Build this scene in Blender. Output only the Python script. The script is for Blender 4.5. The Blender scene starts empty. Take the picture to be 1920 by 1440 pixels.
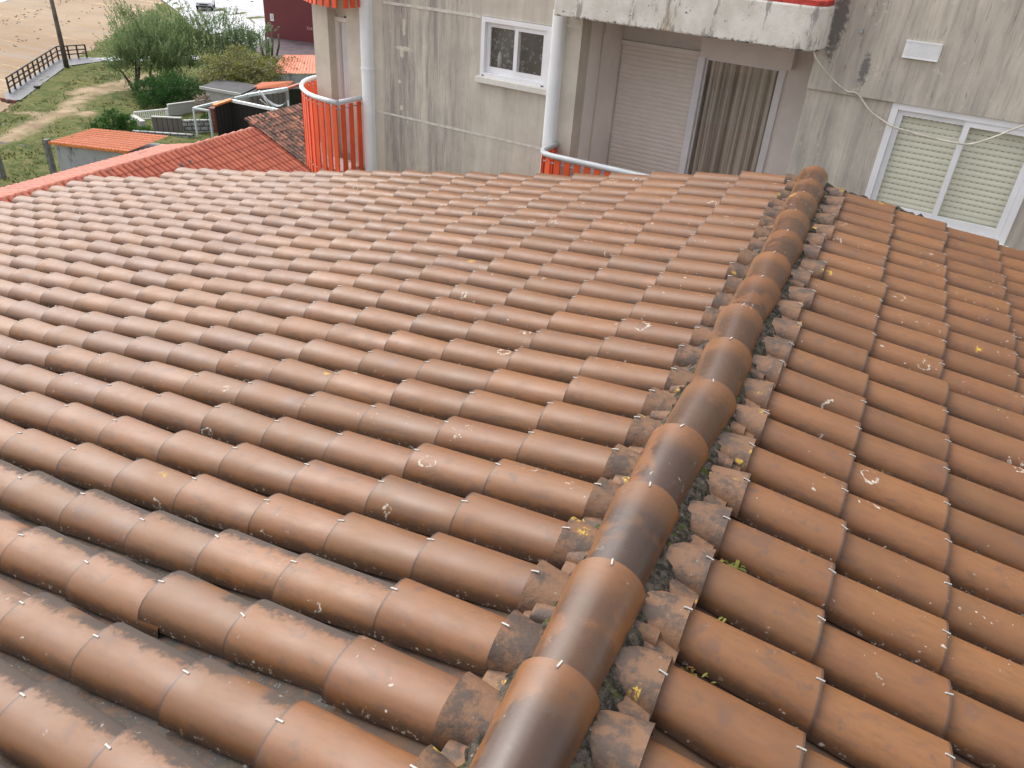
import bpy, math, random
import numpy as np
from mathutils import Vector, Matrix, Euler
R = math.radians
S = bpy.context.scene
COL = S.collection

# ------------------------------------------------------------------ camera
cd = bpy.data.cameras.new("camera"); cam = bpy.data.objects.new("camera", cd); COL.objects.link(cam)
XA = Vector((0.89943467, 0.4323244, 0.06413187)); YD = Vector((0.27843609, -0.45369825, -0.84654075)); ZF = Vector((-0.3368837, 0.77926472, -0.52844665))
m = Matrix.Identity(4)
for i in range(3):
    m[i][0] = XA[i]; m[i][1] = -YD[i]; m[i][2] = -ZF[i]
cam.matrix_world = m
cd.sensor_width = 36; cd.lens = 1442 / 1920 * 36; cd.clip_start = .05; cd.clip_end = 2000
S.camera = cam

# ------------------------------------------------------------------ world and sun (overcast)
SUN_EL, SUN_AZ = 52, 288          # elevation; compass-like azimuth of the light's origin (from +Y clockwise)
w = bpy.data.worlds.new("World"); S.world = w; w.use_nodes = True
nt = w.node_tree; nt.nodes.clear()
sky = nt.nodes.new("ShaderNodeTexSky"); sky.sky_type = 'NISHITA'; sky.sun_disc = False
sky.sun_elevation = R(SUN_EL); sky.sun_rotation = R(SUN_AZ); sky.dust_density = 4; sky.air_density = 1.0; sky.ozone_density = 1
hs = nt.nodes.new("ShaderNodeHueSaturation"); hs.inputs['Saturation'].default_value = .22
bg = nt.nodes.new("ShaderNodeBackground"); bg.inputs[1].default_value = .15
out = nt.nodes.new("ShaderNodeOutputWorld")
nt.links.new(sky.outputs[0], hs.inputs['Color']); nt.links.new(hs.outputs[0], bg.inputs[0]); nt.links.new(bg.outputs[0], out.inputs[0])
sd = bpy.data.lights.new("sun", 'SUN'); sd.energy = .9; sd.angle = R(75); sd.color = (1, .96, .9)
so = bpy.data.objects.new("sun", sd); COL.objects.link(so)
az = R(SUN_AZ); el = R(SUN_EL)
sdir = Vector((math.sin(az) * math.cos(el), math.cos(az) * math.cos(el), math.sin(el)))
so.rotation_euler = sdir.to_track_quat('Z', 'Y').to_euler()
so.location = sdir * 50
S.view_settings.view_transform = 'Standard'; S.view_settings.look = 'None'
S.view_settings.exposure = 1.08; S.view_settings.gamma = 1

# ------------------------------------------------------------------ helpers
rng = random.Random(7)
ORG = {}

class MB:
    """collects quads and tubes of ONE mesh"""
    def __init__(s): s.v = []; s.f = []; s.sm = []; s.t = []; s.uv = []; s.tint = (.5, .5, .5, 1)
    def add(s, vs, fs, smooth=False, uvs=None):
        b = len(s.v); s.v += [tuple(p) for p in vs]; s.t += [s.tint] * len(vs)
        s.uv += list(uvs) if uvs is not None else [(0., 0.)] * len(vs)
        for f in fs: s.f.append(tuple(i + b for i in f)); s.sm.append(smooth)
    def box(s, x0, x1, y0, y1, z0, z1):
        if x0 > x1: x0, x1 = x1, x0
        if y0 > y1: y0, y1 = y1, y0
        if z0 > z1: z0, z1 = z1, z0
        v = [(x0, y0, z0), (x1, y0, z0), (x1, y1, z0), (x0, y1, z0), (x0, y0, z1), (x1, y0, z1), (x1, y1, z1), (x0, y1, z1)]
        s.add(v, [(3, 2, 1, 0), (4, 5, 6, 7), (0, 1, 5, 4), (1, 2, 6, 5), (2, 3, 7, 6), (3, 0, 4, 7)])
    def bar(s, a, b, wd, ht, up=(0, 0, 1)):
        """a rectangular bar from a to b"""
        a = Vector(a); b = Vector(b); d = (b - a).normalized(); u = Vector(up)
        sd_ = d.cross(u)
        if sd_.length < 1e-4: sd_ = d.cross(Vector((0, 1, 0)))
        sd_.normalize(); u = sd_.cross(d).normalized()
        v = []
        for p in (a, b):
            for i, j in ((-1, -1), (1, -1), (1, 1), (-1, 1)): v.append(p + sd_ * i * wd / 2 + u * j * ht / 2)
        s.add(v, [(0, 1, 2, 3), (7, 6, 5, 4), (0, 4, 5, 1), (1, 5, 6, 2), (2, 6, 7, 3), (3, 7, 4, 0)])
    def tube(s, pts, r, n=8, caps=True):
        pts = [Vector(p) for p in pts]; rs = r if isinstance(r, (list, tuple)) else [r] * len(pts)
        v = []; f = []; prev = None
        for i, p in enumerate(pts):
            d = (pts[min(i + 1, len(pts) - 1)] - pts[max(i - 1, 0)]).normalized()
            if prev is None:
                a = d.cross(Vector((0, 0, 1)))
                if a.length < 1e-3: a = d.cross(Vector((0, 1, 0)))
            else: a = prev - d * prev.dot(d)
            a.normalize(); prev = a; b = d.cross(a)
            for k in range(n):
                t = 2 * math.pi * k / n; v.append(p + (a * math.cos(t) + b * math.sin(t)) * rs[i])
        for i in range(len(pts) - 1):
            for k in range(n): f.append((i * n + k, i * n + (k + 1) % n, (i + 1) * n + (k + 1) % n, (i + 1) * n + k))
        s.add(v, f, True)
        if caps:
            b0 = len(s.v) - len(v)
            s.f.append(tuple(b0 + k for k in range(n))[::-1]); s.sm.append(False)
            s.f.append(tuple(b0 + (len(pts) - 1) * n + k for k in range(n))); s.sm.append(False)
    def prism(s, poly, z0, z1):
        """plan polygon (counter-clockwise) extruded from z0 to z1"""
        n = len(poly)
        a = sum(poly[i][0] * poly[(i + 1) % n][1] - poly[(i + 1) % n][0] * poly[i][1] for i in range(n))
        if a < 0: poly = poly[::-1]
        v = [(x, y, z0) for x, y in poly] + [(x, y, z1) for x, y in poly]
        s.add(v, [tuple(range(n))[::-1], tuple(range(n, 2 * n))] + [(i, (i + 1) % n, n + (i + 1) % n, n + i) for i in range(n)])
    def slab(s, quad, th):
        """four corners of a top face, thickened downwards"""
        q = [Vector(p) for p in quad]; nn = (q[1] - q[0]).cross(q[2] - q[0]).normalized()
        if nn.z < 0: q = q[::-1]; nn = -nn
        s.add(q + [p - nn * th for p in q], [(0, 1, 2, 3), (7, 6, 5, 4), (0, 4, 5, 1), (1, 5, 6, 2), (2, 6, 7, 3), (3, 7, 4, 0)])
    def build(s, name, mat, parent=None, local=False):
        me = bpy.data.meshes.new(name)
        v = s.v
        org = None
        if parent is not None and not local:
            loc, rz = ORG[parent]; c, sn = math.cos(-rz), math.sin(-rz)
            v = [((x - loc[0]) * c - (y - loc[1]) * sn, (x - loc[0]) * sn + (y - loc[1]) * c, z - loc[2]) for x, y, z in v]
        me.from_pydata(v, [], s.f)
        me.polygons.foreach_set("use_smooth", s.sm)
        ca = me.color_attributes.new("tint", 'FLOAT_COLOR', 'POINT'); ca.data.foreach_set("color", np.array(s.t, dtype=np.float32).ravel())
        uvl = me.uv_layers.new(name="UVMap")
        li = np.empty(len(me.loops), dtype=np.int32); me.loops.foreach_get("vertex_index", li)
        uvl.data.foreach_set("uv", np.array(s.uv, dtype=np.float32)[li].ravel())
        me.materials.append(mat); me.update()
        o = bpy.data.objects.new(name, me); COL.objects.link(o)
        if parent is not None: o.parent = parent; ORG[o] = ORG[parent]
        else: ORG[o] = ((0, 0, 0), 0)
        return o

def tag(o, label=None, cat=None, group=None, kind=None):
    if label: o['label'] = label
    if cat: o['category'] = cat
    if group: o['group'] = group
    if kind: o['kind'] = kind
    return o
def thing(name, label, cat, loc=(0, 0, 0), rz=0, group=None):
    o = bpy.data.objects.new(name, None); COL.objects.link(o); o.empty_display_size = .2
    o.location = loc; o.rotation_euler = (0, 0, rz); ORG[o] = (tuple(loc), rz)
    return tag(o, label, cat, group)

# ------------------------------------------------------------------ materials
class NT:
    def __init__(s, name):
        s.m = bpy.data.materials.new(name); s.m.use_nodes = True; s.t = s.m.node_tree; s.t.nodes.clear()
        s.o = s.n("ShaderNodeOutputMaterial"); s.b = s.n("ShaderNodeBsdfPrincipled"); s.l(s.b.outputs[0], s.o.inputs[0])
    def n(s, k): return s.t.nodes.new(k)
    def l(s, a, b): s.t.links.new(a, b)
    def set(s, sock, v):
        if isinstance(v, bpy.types.NodeSocket): s.l(v, sock)
        elif isinstance(v, (tuple, list)) and len(v) == 3 and sock.type == 'RGBA': sock.default_value = (*v, 1)
        else: sock.default_value = v
    def obj(s): return s.n("ShaderNodeTexCoord").outputs['Object']
    def uv(s): return s.n("ShaderNodeTexCoord").outputs['UV']
    def scale(s, v, sc, off=(0, 0, 0)):
        k = s.n("ShaderNodeMapping"); s.l(v, k.inputs[0]); k.inputs['Scale'].default_value = sc; k.inputs['Location'].default_value = off; return k.outputs[0]
    def noise(s, v, sc, det=4, rough=.55, dist=0):
        k = s.n("ShaderNodeTexNoise"); s.l(v, k.inputs['Vector']); k.inputs['Scale'].default_value = sc; k.inputs['Detail'].default_value = det
        k.inputs['Roughness'].default_value = rough; k.inputs['Distortion'].default_value = dist; return k.outputs['Fac']
    def vor(s, v, sc, feat='F1', rnd=1):
        k = s.n("ShaderNodeTexVoronoi"); s.l(v, k.inputs['Vector']); k.inputs['Scale'].default_value = sc; k.feature = feat
        k.inputs['Randomness'].default_value = rnd; return k
    def math(s, op, a, b=0., c=None):
        k = s.n("ShaderNodeMath"); k.operation = op; s.set(k.inputs[0], a); s.set(k.inputs[1], b)
        if c is not None: s.set(k.inputs[2], c)
        return k.outputs[0]
    def ramp(s, v, a, b, lo=0., hi=1., smooth=True):
        k = s.n("ShaderNodeMapRange"); k.interpolation_type = 'SMOOTHSTEP' if smooth else 'LINEAR'
        s.set(k.inputs['Value'], v); k.inputs['From Min'].default_value = a; k.inputs['From Max'].default_value = b
        k.inputs['To Min'].default_value = lo; k.inputs['To Max'].default_value = hi; return k.outputs[0]
    def mix(s, f, a, b, mode='MIX'):
        k = s.n("ShaderNodeMix"); k.data_type = 'RGBA'; k.blend_type = mode
        s.set(k.inputs[0], f); s.set(k.inputs[6], a); s.set(k.inputs[7], b); return k.outputs[2]
    def xyz(s, v):
        k = s.n("ShaderNodeSeparateXYZ"); s.l(v, k.inputs[0]); return k.outputs
    def attr(s, nm="tint"):
        k = s.n("ShaderNodeAttribute"); k.attribute_name = nm; q = s.n("ShaderNodeSeparateColor"); s.l(k.outputs['Color'], q.inputs[0]); return q.outputs
    def band(s, v, c, hw, soft): # 1 inside |v-c|<hw
        d = s.math('ABSOLUTE', s.math('SUBTRACT', v, c)); return s.ramp(d, hw, hw + soft, 1, 0)
    def bump(s, h, st, dist=.01):
        k = s.n("ShaderNodeBump"); k.inputs['Strength'].default_value = st; k.inputs['Distance'].default_value = dist; s.l(h, k.inputs['Height']); s.l(k.outputs[0], s.b.inputs['Normal'])
    def done(s, col=None, rough=.6, spec=.5, metal=0):
        if col is not None: s.set(s.b.inputs['Base Color'], col)
        s.set(s.b.inputs['Roughness'], rough); s.b.inputs['Specular IOR Level'].default_value = spec; s.b.inputs['Metallic'].default_value = metal
        return s.m

def simple(name, col, rough=.6, var=.25, sc=6, spec=.4, metal=0, bump=0):
    k = NT(name); n = k.noise(k.obj(), sc, 5, .6)
    lo = tuple(c * (1 - var) for c in col); hi = tuple(min(1, c * (1 + var)) for c in col)
    if bump: k.bump(n, bump, .02)
    return k.done(k.mix(k.ramp(n, .3, .7), lo, hi), rough, spec, metal)

def mat_tile(ridge=False):
    k = NT("clay_ridge_tile" if ridge else "clay_tile"); p = k.obj(); t = k.attr(); uv = k.xyz(k.uv())
    u, v = uv[0], uv[1]
    base = k.mix(t[0], (0.149, 0.067, 0.028), (0.224, 0.097, 0.037))
    base = k.mix(k.ramp(t[1], .5, 1, 0, .6), base, (0.166, 0.067, 0.029))
    big = k.noise(p, 5, 3, .6)
    base = k.mix(k.ramp(big, .35, .7, 0, .55), base, (0.211, 0.093, 0.033))
    base = k.mix(k.ramp(k.noise(p, 2.1, 2, .5), .45, .65, 0, .5), base, (0.149, 0.066, 0.029))
    fine = k.noise(k.scale(p, (14, 60, 14)), 1, 6, .7)
    base = k.mix(k.ramp(fine, .40, .72, .0, .5), base, (0.125, 0.057, 0.023))
    rough = k.ramp(big, .3, .7, .30, .42) if ridge else k.ramp(big, .3, .7, .40, .54)
    # smoky kiln film and rain patches
    pn = k.noise(p, 5, 3, .5, .2) if ridge else k.noise(p, 9, 5, .6, .6)
    if ridge:
        film = k.math('MULTIPLY', k.ramp(pn, .35, .48), k.ramp(v, .97, .62, 0, 1))
        film = k.math('MULTIPLY', film, k.ramp(u, .1, .3)); film = k.math('MULTIPLY', film, k.ramp(u, .97, .8))
        base = k.mix(k.math('MULTIPLY', k.ramp(k.math('ABSOLUTE', k.math('SUBTRACT', u, .5)), .2, .42), .6), base, (0.264, 0.107, 0.034))
        base = k.mix(k.math('MULTIPLY', film, k.ramp(t[2], 0, 1, .6, .95, False)), base, (.046, .030, .024))
        rough = k.math('SUBTRACT', rough, k.math('MULTIPLY', film, .1))
    else:
        film = k.math('MULTIPLY', k.ramp(pn, .56, .66), k.ramp(t[1], .2, .6))
        base = k.mix(k.math('MULTIPLY', film, .55), base, (0.112, 0.059, 0.039))
    # dirt along both long edges of the arch
    e = k.math('ABSOLUTE', k.math('SUBTRACT', u, .5))
    gn = k.noise(p, 22, 6, .75)
    dirt = k.ramp(k.math('ADD', e, k.math('MULTIPLY', k.math('SUBTRACT', gn, .5), .42)), .37, .49)
    base = k.mix(k.math('MULTIPLY', dirt, .8), base, (.085, .055, .04))
    low = k.math('ADD', k.noise(k.scale(p, (7, 42, 16)), 1, 6, .75), k.math('MULTIPLY', k.math('SUBTRACT', .20, u), .9))
    base = k.mix(k.math('MULTIPLY', k.ramp(low, .50, .64), .5), base, (.075, .047, .033))
    blot = k.math('MULTIPLY', k.ramp(k.noise(p, 15, 5, .7, .4), .58, .66), k.ramp(k.noise(p, 2.6, 2), .42, .56))
    base = k.mix(k.math('MULTIPLY', blot, .5), base, (.085, .058, .045))
    # soot-grey crust on the weather side of some tiles (third channel), fuzzy edge
    g2 = k.noise(k.scale(p, (30, 30, 30)), 1, 6, .8)
    wside = k.math('ADD', u, k.math('MULTIPLY', k.math('SUBTRACT', g2, .5), .45))
    crust = k.math('MULTIPLY', k.ramp(wside, .54, .66), k.ramp(t[2], .5, .75))
    if ridge: crust = k.math('MULTIPLY', crust, 0)
    crust = k.math('MULTIPLY', crust, k.ramp(k.noise(p, 4, 3, .5), .30, .44))
    base = k.mix(k.math('MULTIPLY', crust, .9), base, (.058, .048, .042))
    rough = k.mix(crust, rough, (.9, .9, .9))
    base = k.mix(k.math('MULTIPLY', k.ramp(v, .022, .008), .75), base, (.05, .035, .028))  # lower lip: dark shadow line of the joint gap painted into the colour
    sp = k.ramp(k.noise(p, 70, 2, .6), .68, .73)
    base = k.mix(k.math('MULTIPLY', sp, .5), base, (.09, .06, .05))
    # lichen: white rings, crumbs, a few yellow crusts
    wob = k.n("ShaderNodeVectorMath"); wob.operation = 'ADD'; nz = k.n("ShaderNodeTexNoise"); k.l(p, nz.inputs['Vector']); nz.inputs['Scale'].default_value = 30
    ms = k.n("ShaderNodeVectorMath"); ms.operation = 'SCALE'; k.l(nz.outputs['Color'], ms.inputs[0]); ms.inputs['Scale'].default_value = .055
    k.l(p, wob.inputs[0]); k.l(ms.outputs[0], wob.inputs[1]); pw = wob.outputs[0]
    v1 = k.vor(pw, 5.2); pick = k.xyz(v1.outputs['Color'])
    ring = k.band(v1.outputs['Distance'], k.ramp(pick[1], 0, 1, .09, .19), .012, .016)
    ring = k.math('MULTIPLY', ring, k.math('GREATER_THAN', pick[0], .70 if not ridge else .88))
    ring = k.math('MULTIPLY', ring, k.ramp(k.noise(p, 11, 4, .7), .49, .55))
    v2 = k.vor(pw, 34); p2 = k.xyz(v2.outputs['Color'])
    dots = k.math('MULTIPLY', k.ramp(k.math('DIVIDE', v2.outputs['Distance'], k.ramp(p2[1], 0, 1, .5, 1.4)), .16, .26, 1, 0), k.math('GREATER_THAN', p2[0], .972 if not ridge else .92))
    clus = k.ramp(k.noise(p, 1.7, 4, .7), .50, .62, .0, 1)
    dots = k.math('MULTIPLY', dots, k.math('MAXIMUM', clus, k.ramp(e, .36, .44)))
    if ridge: dots = k.math('MULTIPLY', dots, k.ramp(u, .75, .35, 1, .3))
    v4 = k.vor(pw, 62); p4 = k.xyz(v4.outputs['Color'])
    dots2 = k.math('MULTIPLY', k.ramp(v4.outputs['Distance'], .2, .32, 1, 0), k.math('GREATER_THAN', p4[1], .94))
    dots2 = k.math('MULTIPLY', dots2, k.math('MAXIMUM', clus, k.ramp(e, .36, .44)))
    edge = k.math('MULTIPLY', k.ramp(e, .40, .47), k.math('MULTIPLY', k.ramp(k.noise(p, 55, 3, .6), .60, .66), .9))
    li = k.math('MAXIMUM', k.math('MAXIMUM', ring, dots), k.math('MAXIMUM', dots2, edge))
    li = k.math('MULTIPLY', li, k.ramp(k.noise(p, 75, 4, .7), .42, .54, .1, 1))
    base = k.mix(k.math('MULTIPLY', li, .9), base, (.52, .49, .42))
    v3 = k.vor(pw, 7.5); p3 = k.xyz(v3.outputs['Color'])
    yel = k.math('MULTIPLY', k.ramp(v3.outputs['Distance'], .10, .22, 1, 0), k.math('GREATER_THAN', p3[2], .982))
    yel = k.math('MULTIPLY', yel, k.ramp(k.noise(p, 60, 4, .7), .48, .56))
    base = k.mix(yel, base, (.52, .33, .04))
    rough = k.mix(k.math('MAXIMUM', li, yel), rough, (.9, .9, .9))
    k.bump(k.math('ADD', k.math('MULTIPLY', k.noise(p, 9, 3), 1.0), k.math('MULTIPLY', li, .5)), .22, .006)
    return k.done(base, rough, .5)

def mat_pan():
    k = NT("clay_pan"); p = k.obj(); t = k.attr(); n = k.noise(p, 11, 6, .7)
    c = k.mix(t[0], (.095, .052, .030), (.145, .078, .042))
    c = k.mix(k.ramp(n, .45, .62, 0, .8), c, (.075, .052, .04))
    c = k.mix(k.ramp(k.noise(p, 3.3, 4, .6), .6, .68, 0, .6), c, (.10, .09, .035))
    c = k.mix(k.math('MULTIPLY', k.ramp(t[2], .4, .75), k.ramp(k.noise(p, 24, 6, .8), .40, .56)), c, (.055, .046, .040))
    c = k.mix(k.math('MULTIPLY', k.ramp(t[2], .4, .75), k.ramp(k.noise(p, 48, 5, .8), .60, .66, 0, .8)), c, (.26, .25, .22))
    v = k.vor(p, 30); q = k.xyz(v.outputs['Color'])
    d = k.math('MULTIPLY', k.ramp(v.outputs['Distance'], .15, .3, 1, 0), k.math('GREATER_THAN', q[0], .80))
    c = k.mix(k.math('MULTIPLY', k.math('MULTIPLY', d, k.ramp(k.noise(p, 80, 3, .7), .45, .55)), k.ramp(k.noise(p, 3, 3), .45, .6)), c, (.42, .40, .36))
    k.bump(n, .4, .01)
    return k.done(c, .72, .35)

def mat_filler():
    k = NT("stained_clay_filler"); p = k.obj(); t = k.attr(); n = k.noise(p, 12, 6, .7)
    c = k.mix(t[0], (.145, .077, .043), (.20, .104, .055))
    c = k.mix(k.ramp(n, .42, .60, 0, .82), c, (.050, .040, .035))
    c = k.mix(k.ramp(k.noise(p, 40, 4, .7), .66, .72, 0, .6), c, (.28, .27, .24))
    v = k.vor(p, 20); q = k.xyz(v.outputs['Color'])
    c = k.mix(k.math('MULTIPLY', k.math('MULTIPLY', k.ramp(v.outputs['Distance'], .25, .6, 1, 0), k.math('GREATER_THAN', q[1], .95)), k.ramp(k.noise(p, 70, 4, .7), .50, .56)), c, (.48, .31, .04))
    k.bump(n, .5, .015)
    return k.done(c, .7, .4)

def mat_mortar():
    k = NT("mossy_mortar"); p = k.obj(); n = k.noise(p, 30, 6, .75)
    c = k.mix(k.ramp(n, .4, .6), (.03, .028, .022), (.12, .10, .08))
    c = k.mix(k.ramp(k.noise(p, 14, 4, .6), .58, .66), c, (.075, .085, .025))
    c = k.mix(k.ramp(k.noise(p, 60, 3), .68, .72), c, (.45, .43, .38))
    k.bump(n, .9, .03)
    return k.done(c, .95, .1)

def mat_wall(clean=False):
    k = NT("clean_render" if clean else "stained_render"); p = k.obj(); q = k.xyz(p)
    c = k.mix(k.ramp(k.noise(p, 3, 4, .6), .3, .7), (.55, .505, .43), (.65, .595, .51))
    if not clean:
        wp = k.n("ShaderNodeVectorMath"); wp.operation = 'ADD'; nz = k.n("ShaderNodeTexNoise"); k.l(p, nz.inputs['Vector']); nz.inputs['Scale'].default_value = 4
        ms = k.n("ShaderNodeVectorMath"); ms.operation = 'SCALE'; k.l(nz.outputs['Color'], ms.inputs[0]); ms.inputs['Scale'].default_value = .035
        k.l(p, wp.inputs[0]); k.l(ms.outputs[0], wp.inputs[1]); pp = wp.outputs[0]
        broad = k.noise(k.scale(pp, (3.2, 3, .35)), 1, 5, .6)
        mid = k.noise(k.scale(pp, (13, 9, .9)), 1, 5, .65)
        thin = k.noise(k.scale(pp, (34, 20, 2.2)), 1, 4, .6)
        tick = k.noise(k.scale(p, (46, 30, 5.0)), 1, 3, .6); lines = k.noise(k.scale(pp, (62, 40, 1.1)), 1, 4, .65)
        # heavier where rain runs: left part of the middle wall, whole right wall
        lft = k.math('MULTIPLY', k.ramp(q[0], -6.78, -6.70), k.ramp(q[0], -5.0, -5.9, .35, 1))
        rgt = k.ramp(q[0], -.9, -.7)
        lft = k.math('MULTIPLY', lft, k.ramp(q[0], -3.98, -4.0, 0, 1))
        heavy = k.math('MAXIMUM', lft, k.math('MULTIPLY', rgt, .72))
        grime = k.math('ADD', k.math('MULTIPLY', k.ramp(broad, .38, .62), .55), k.math('MULTIPLY', k.ramp(mid, .42, .66), .55))
        grime = k.math('ADD', grime, k.math('MULTIPLY', k.ramp(thin, .5, .7), .22))
        c = k.mix(k.math('MULTIPLY', k.math('MINIMUM', grime, 1), k.math('MULTIPLY', heavy, .85)), c, (.26, .235, .222))
        c = k.mix(k.math('MULTIPLY', k.ramp(lines, .56, .70), k.math('MULTIPLY', heavy, .6)), c, (.17, .155, .145))
        c = k.mix(k.math('MULTIPLY', k.ramp(tick, .64, .70), k.math('MULTIPLY', k.math('MAXIMUM', heavy, .25), k.ramp(broad, .35, .55, .2, .75))), c, (.085, .08, .078))
        c = k.mix(k.math('MULTIPLY', k.ramp(k.noise(p, 14, 3), .66, .70), .4), c, (.70, .66, .58))
        nn = k.noise(p, 20, 5, .75)
        for cu, cz, ra, rb, cc in ((-6.36, 10.83, .16, .035, (.68, .63, .52)), (-6.36, 11.12, .03, .13, (.66, .61, .50)), (-6.40, 10.78, .035, .08, (.68, .63, .52)), (-6.45, 10.38, .03, .03, (.66, .62, .52)), (-6.42, 10.02, .03, .04, (.66, .62, .52)), (-.68, 11.85, .09, .38, (.12, .115, .11)), (-.30, 11.45, .05, .16, (.16, .155, .15))):
            dx = k.math('DIVIDE', k.math('SUBTRACT', q[0], cu), ra); dz = k.math('DIVIDE', k.math('SUBTRACT', q[2], cz), rb)
            d2 = k.math('SQRT', k.math('ADD', k.math('MULTIPLY', dx, dx), k.math('MULTIPLY', dz, dz)))
            c = k.mix(k.ramp(k.math('ADD', d2, k.math('MULTIPLY', k.math('SUBTRACT', nn, .5), 2.6)), 1.1, .6, 0, .85), c, cc)
    k.bump(k.noise(p, 90, 3, .6), .25, .004)
    return k.done(c, .85, .2)

def mat_slab():
    k = NT("lichen_white_concrete"); p = k.obj(); q = k.xyz(p)
    c = k.mix(k.ramp(k.noise(p, 3.5, 5, .65), .35, .65), (.62, .59, .53), (.74, .72, .67))
    c = k.mix(k.ramp(k.noise(k.scale(p, (4, 4, .8)), 1, 4, .6), .58, .66, 0, .55), c, (.52, .40, .24))
    c = k.mix(k.ramp(k.noise(k.scale(p, (5, 5, 1)), 1.6, 5, .7), .56, .64, 0, .75), c, (.26, .25, .24))
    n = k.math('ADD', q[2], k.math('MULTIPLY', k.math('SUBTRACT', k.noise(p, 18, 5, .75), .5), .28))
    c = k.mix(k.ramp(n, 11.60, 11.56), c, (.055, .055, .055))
    c = k.mix(k.ramp(k.noise(p, 10, 5, .75), .64, .68), c, (.07, .07, .068))
    k.bump(k.noise(p, 40, 4), .4, .01)
    return k.done(c, .85, .2)

def mat_swirl():
    k = NT("dark_swirl_curtain"); p = k.obj()
    b = k.mix(k.ramp(k.noise(p, 2.5, 3), .35, .7), (.02, .03, .033), (.075, .088, .09))
    a = None
    for sc, r, off in ((11, .3, 0), (16, .26, 3.3)):
        v = k.vor(k.scale(p, (1, .05, 1), (off, 0, off)), sc); ring = k.band(v.outputs['Distance'], r, .045, .05)
        s = k.math('MULTIPLY', ring, k.ramp(k.noise(k.scale(p, (1, .05, 1), (off, 0, 1)), 13, 1), .47, .53))
        a = s if a is None else k.math('MAXIMUM', a, s)
    return k.done(k.mix(k.math('MULTIPLY', a, .65), b, (.28, .31, .32)), .4, .3)

def mat_shutter(name, col, slots):
    k = NT(name); q = k.xyz(k.obj())
    c = k.mix(k.ramp(k.noise(k.obj(), 5, 3), .3, .7), tuple(x * .95 for x in col), col)
    if slots:
        fz = k.math('FRACT', k.math('DIVIDE', q[2], .0575)); fu = k.math('FRACT', k.math('DIVIDE', q[0], .055))
        sl = k.math('MULTIPLY', k.math('LESS_THAN', fz, .16), k.math('LESS_THAN', fu, .55))
        sl = k.math('MULTIPLY', sl, k.ramp(q[2], 10.17, 10.2))
        c = k.mix(k.math('MULTIPLY', sl, .55), c, (.12, .12, .10))
    return k.done(c, .45, .4)

def mat_glass():
    k = NT("window_glass"); g = k.n("ShaderNodeBsdfGlossy"); g.inputs['Roughness'].default_value = .03; g.inputs[0].default_value = (.9, .95, 1, 1)
    tr = k.n("ShaderNodeBsdfTransparent"); mx = k.n("ShaderNodeMixShader"); fr = k.n("ShaderNodeLayerWeight")
    k.l(k.math('ADD', k.math('MULTIPLY', k.math('POWER', fr.outputs['Facing'], 4), .8), .05), mx.inputs[0]); k.l(tr.outputs[0], mx.inputs[1]); k.l(g.outputs[0], mx.inputs[2]); k.l(mx.outputs[0], k.o.inputs[0]); return k.m

def mat_leaf(name, dark, light, tip=None, sat=1):
    k = NT(name); t = k.attr()
    c = k.mix(t[0], dark, light)
    if tip: c = k.mix(k.ramp(t[1], .6, 1), c, tip)
    tl = k.n("ShaderNodeBsdfTranslucent"); k.set(tl.inputs[0], c); mx = k.n("ShaderNodeMixShader"); mx.inputs[0].default_value = .3
    k.done(c, .55, .3); k.l(k.b.outputs[0], mx.inputs[1]); k.l(tl.outputs[0], mx.inputs[2]); k.l(mx.outputs[0], k.o.inputs[0]); return k.m

def mat_roofclay(name, a, b, grime, gcol=(.06, .04, .03), gs=2.2):
    k = NT(name); p = k.obj(); t = k.attr()
    c = k.mix(t[0], a, b); c = k.mix(k.ramp(k.noise(p, gs, 6, .7), .62 - grime * .3, .72 - grime * .25), c, gcol)
    return k.done(c, .7, .3)

def mat_sand():
    k = NT("sand"); p = k.obj()
    c = k.mix(k.ramp(k.noise(p, .12, 6, .6), .35, .65), (0.262, 0.187, 0.121), (0.321, 0.243, 0.167))
    # wrack lines roughly parallel to the shore
    r = k.n("ShaderNodeMapping"); k.l(p, r.inputs[0]); r.inputs['Rotation'].default_value = (0, 0, R(-49.5)); r.inputs['Scale'].default_value = (.05, .8, 1)
    ln = k.noise(r.outputs[0], .9, 6, .7)
    c = k.mix(k.ramp(ln, .53, .62, 0, .8), c, (.27, .22, .18))
    c = k.mix(k.ramp(ln, .42, .34, 0, .6), c, (.60, .48, .33))
    c = k.mix(k.ramp(k.noise(p, .9, 5, .75), .66, .74, 0, .6), c, (.30, .25, .17))
    k.bump(k.noise(p, 1.2, 5, .7), .5, .2)
    return k.done(c, .95, .1)

def mat_grass():
    k = NT("lawn_grass"); p = k.obj(); t = k.attr()
    g = k.mix(k.ramp(k.noise(p, .5, 5, .65), .35, .68), (0.057, 0.084, 0.023), (0.114, 0.128, 0.042))
    g = k.mix(k.ramp(k.noise(p, 1.7, 6, .78), .42, .62, 0, .85), g, (.17, .155, .065))
    g = k.mix(k.ramp(k.noise(p, 1.3, 4, .7), .62, .7, 0, .6), g, (.05, .085, .025))
    bare = k.math('ADD', t[0], k.math('MULTIPLY', k.math('SUBTRACT', k.noise(p, .9, 6, .75), .5), .8))
    s = k.mix(k.ramp(k.noise(p, .7, 4, .6), .35, .65), (.26, .19, .125), (.40, .30, .20))
    k.bump(k.noise(p, 5, 5, .8), .8, .15)
    return k.done(k.mix(k.ramp(bare, .40, .78), g, s), .95, .1)

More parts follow.
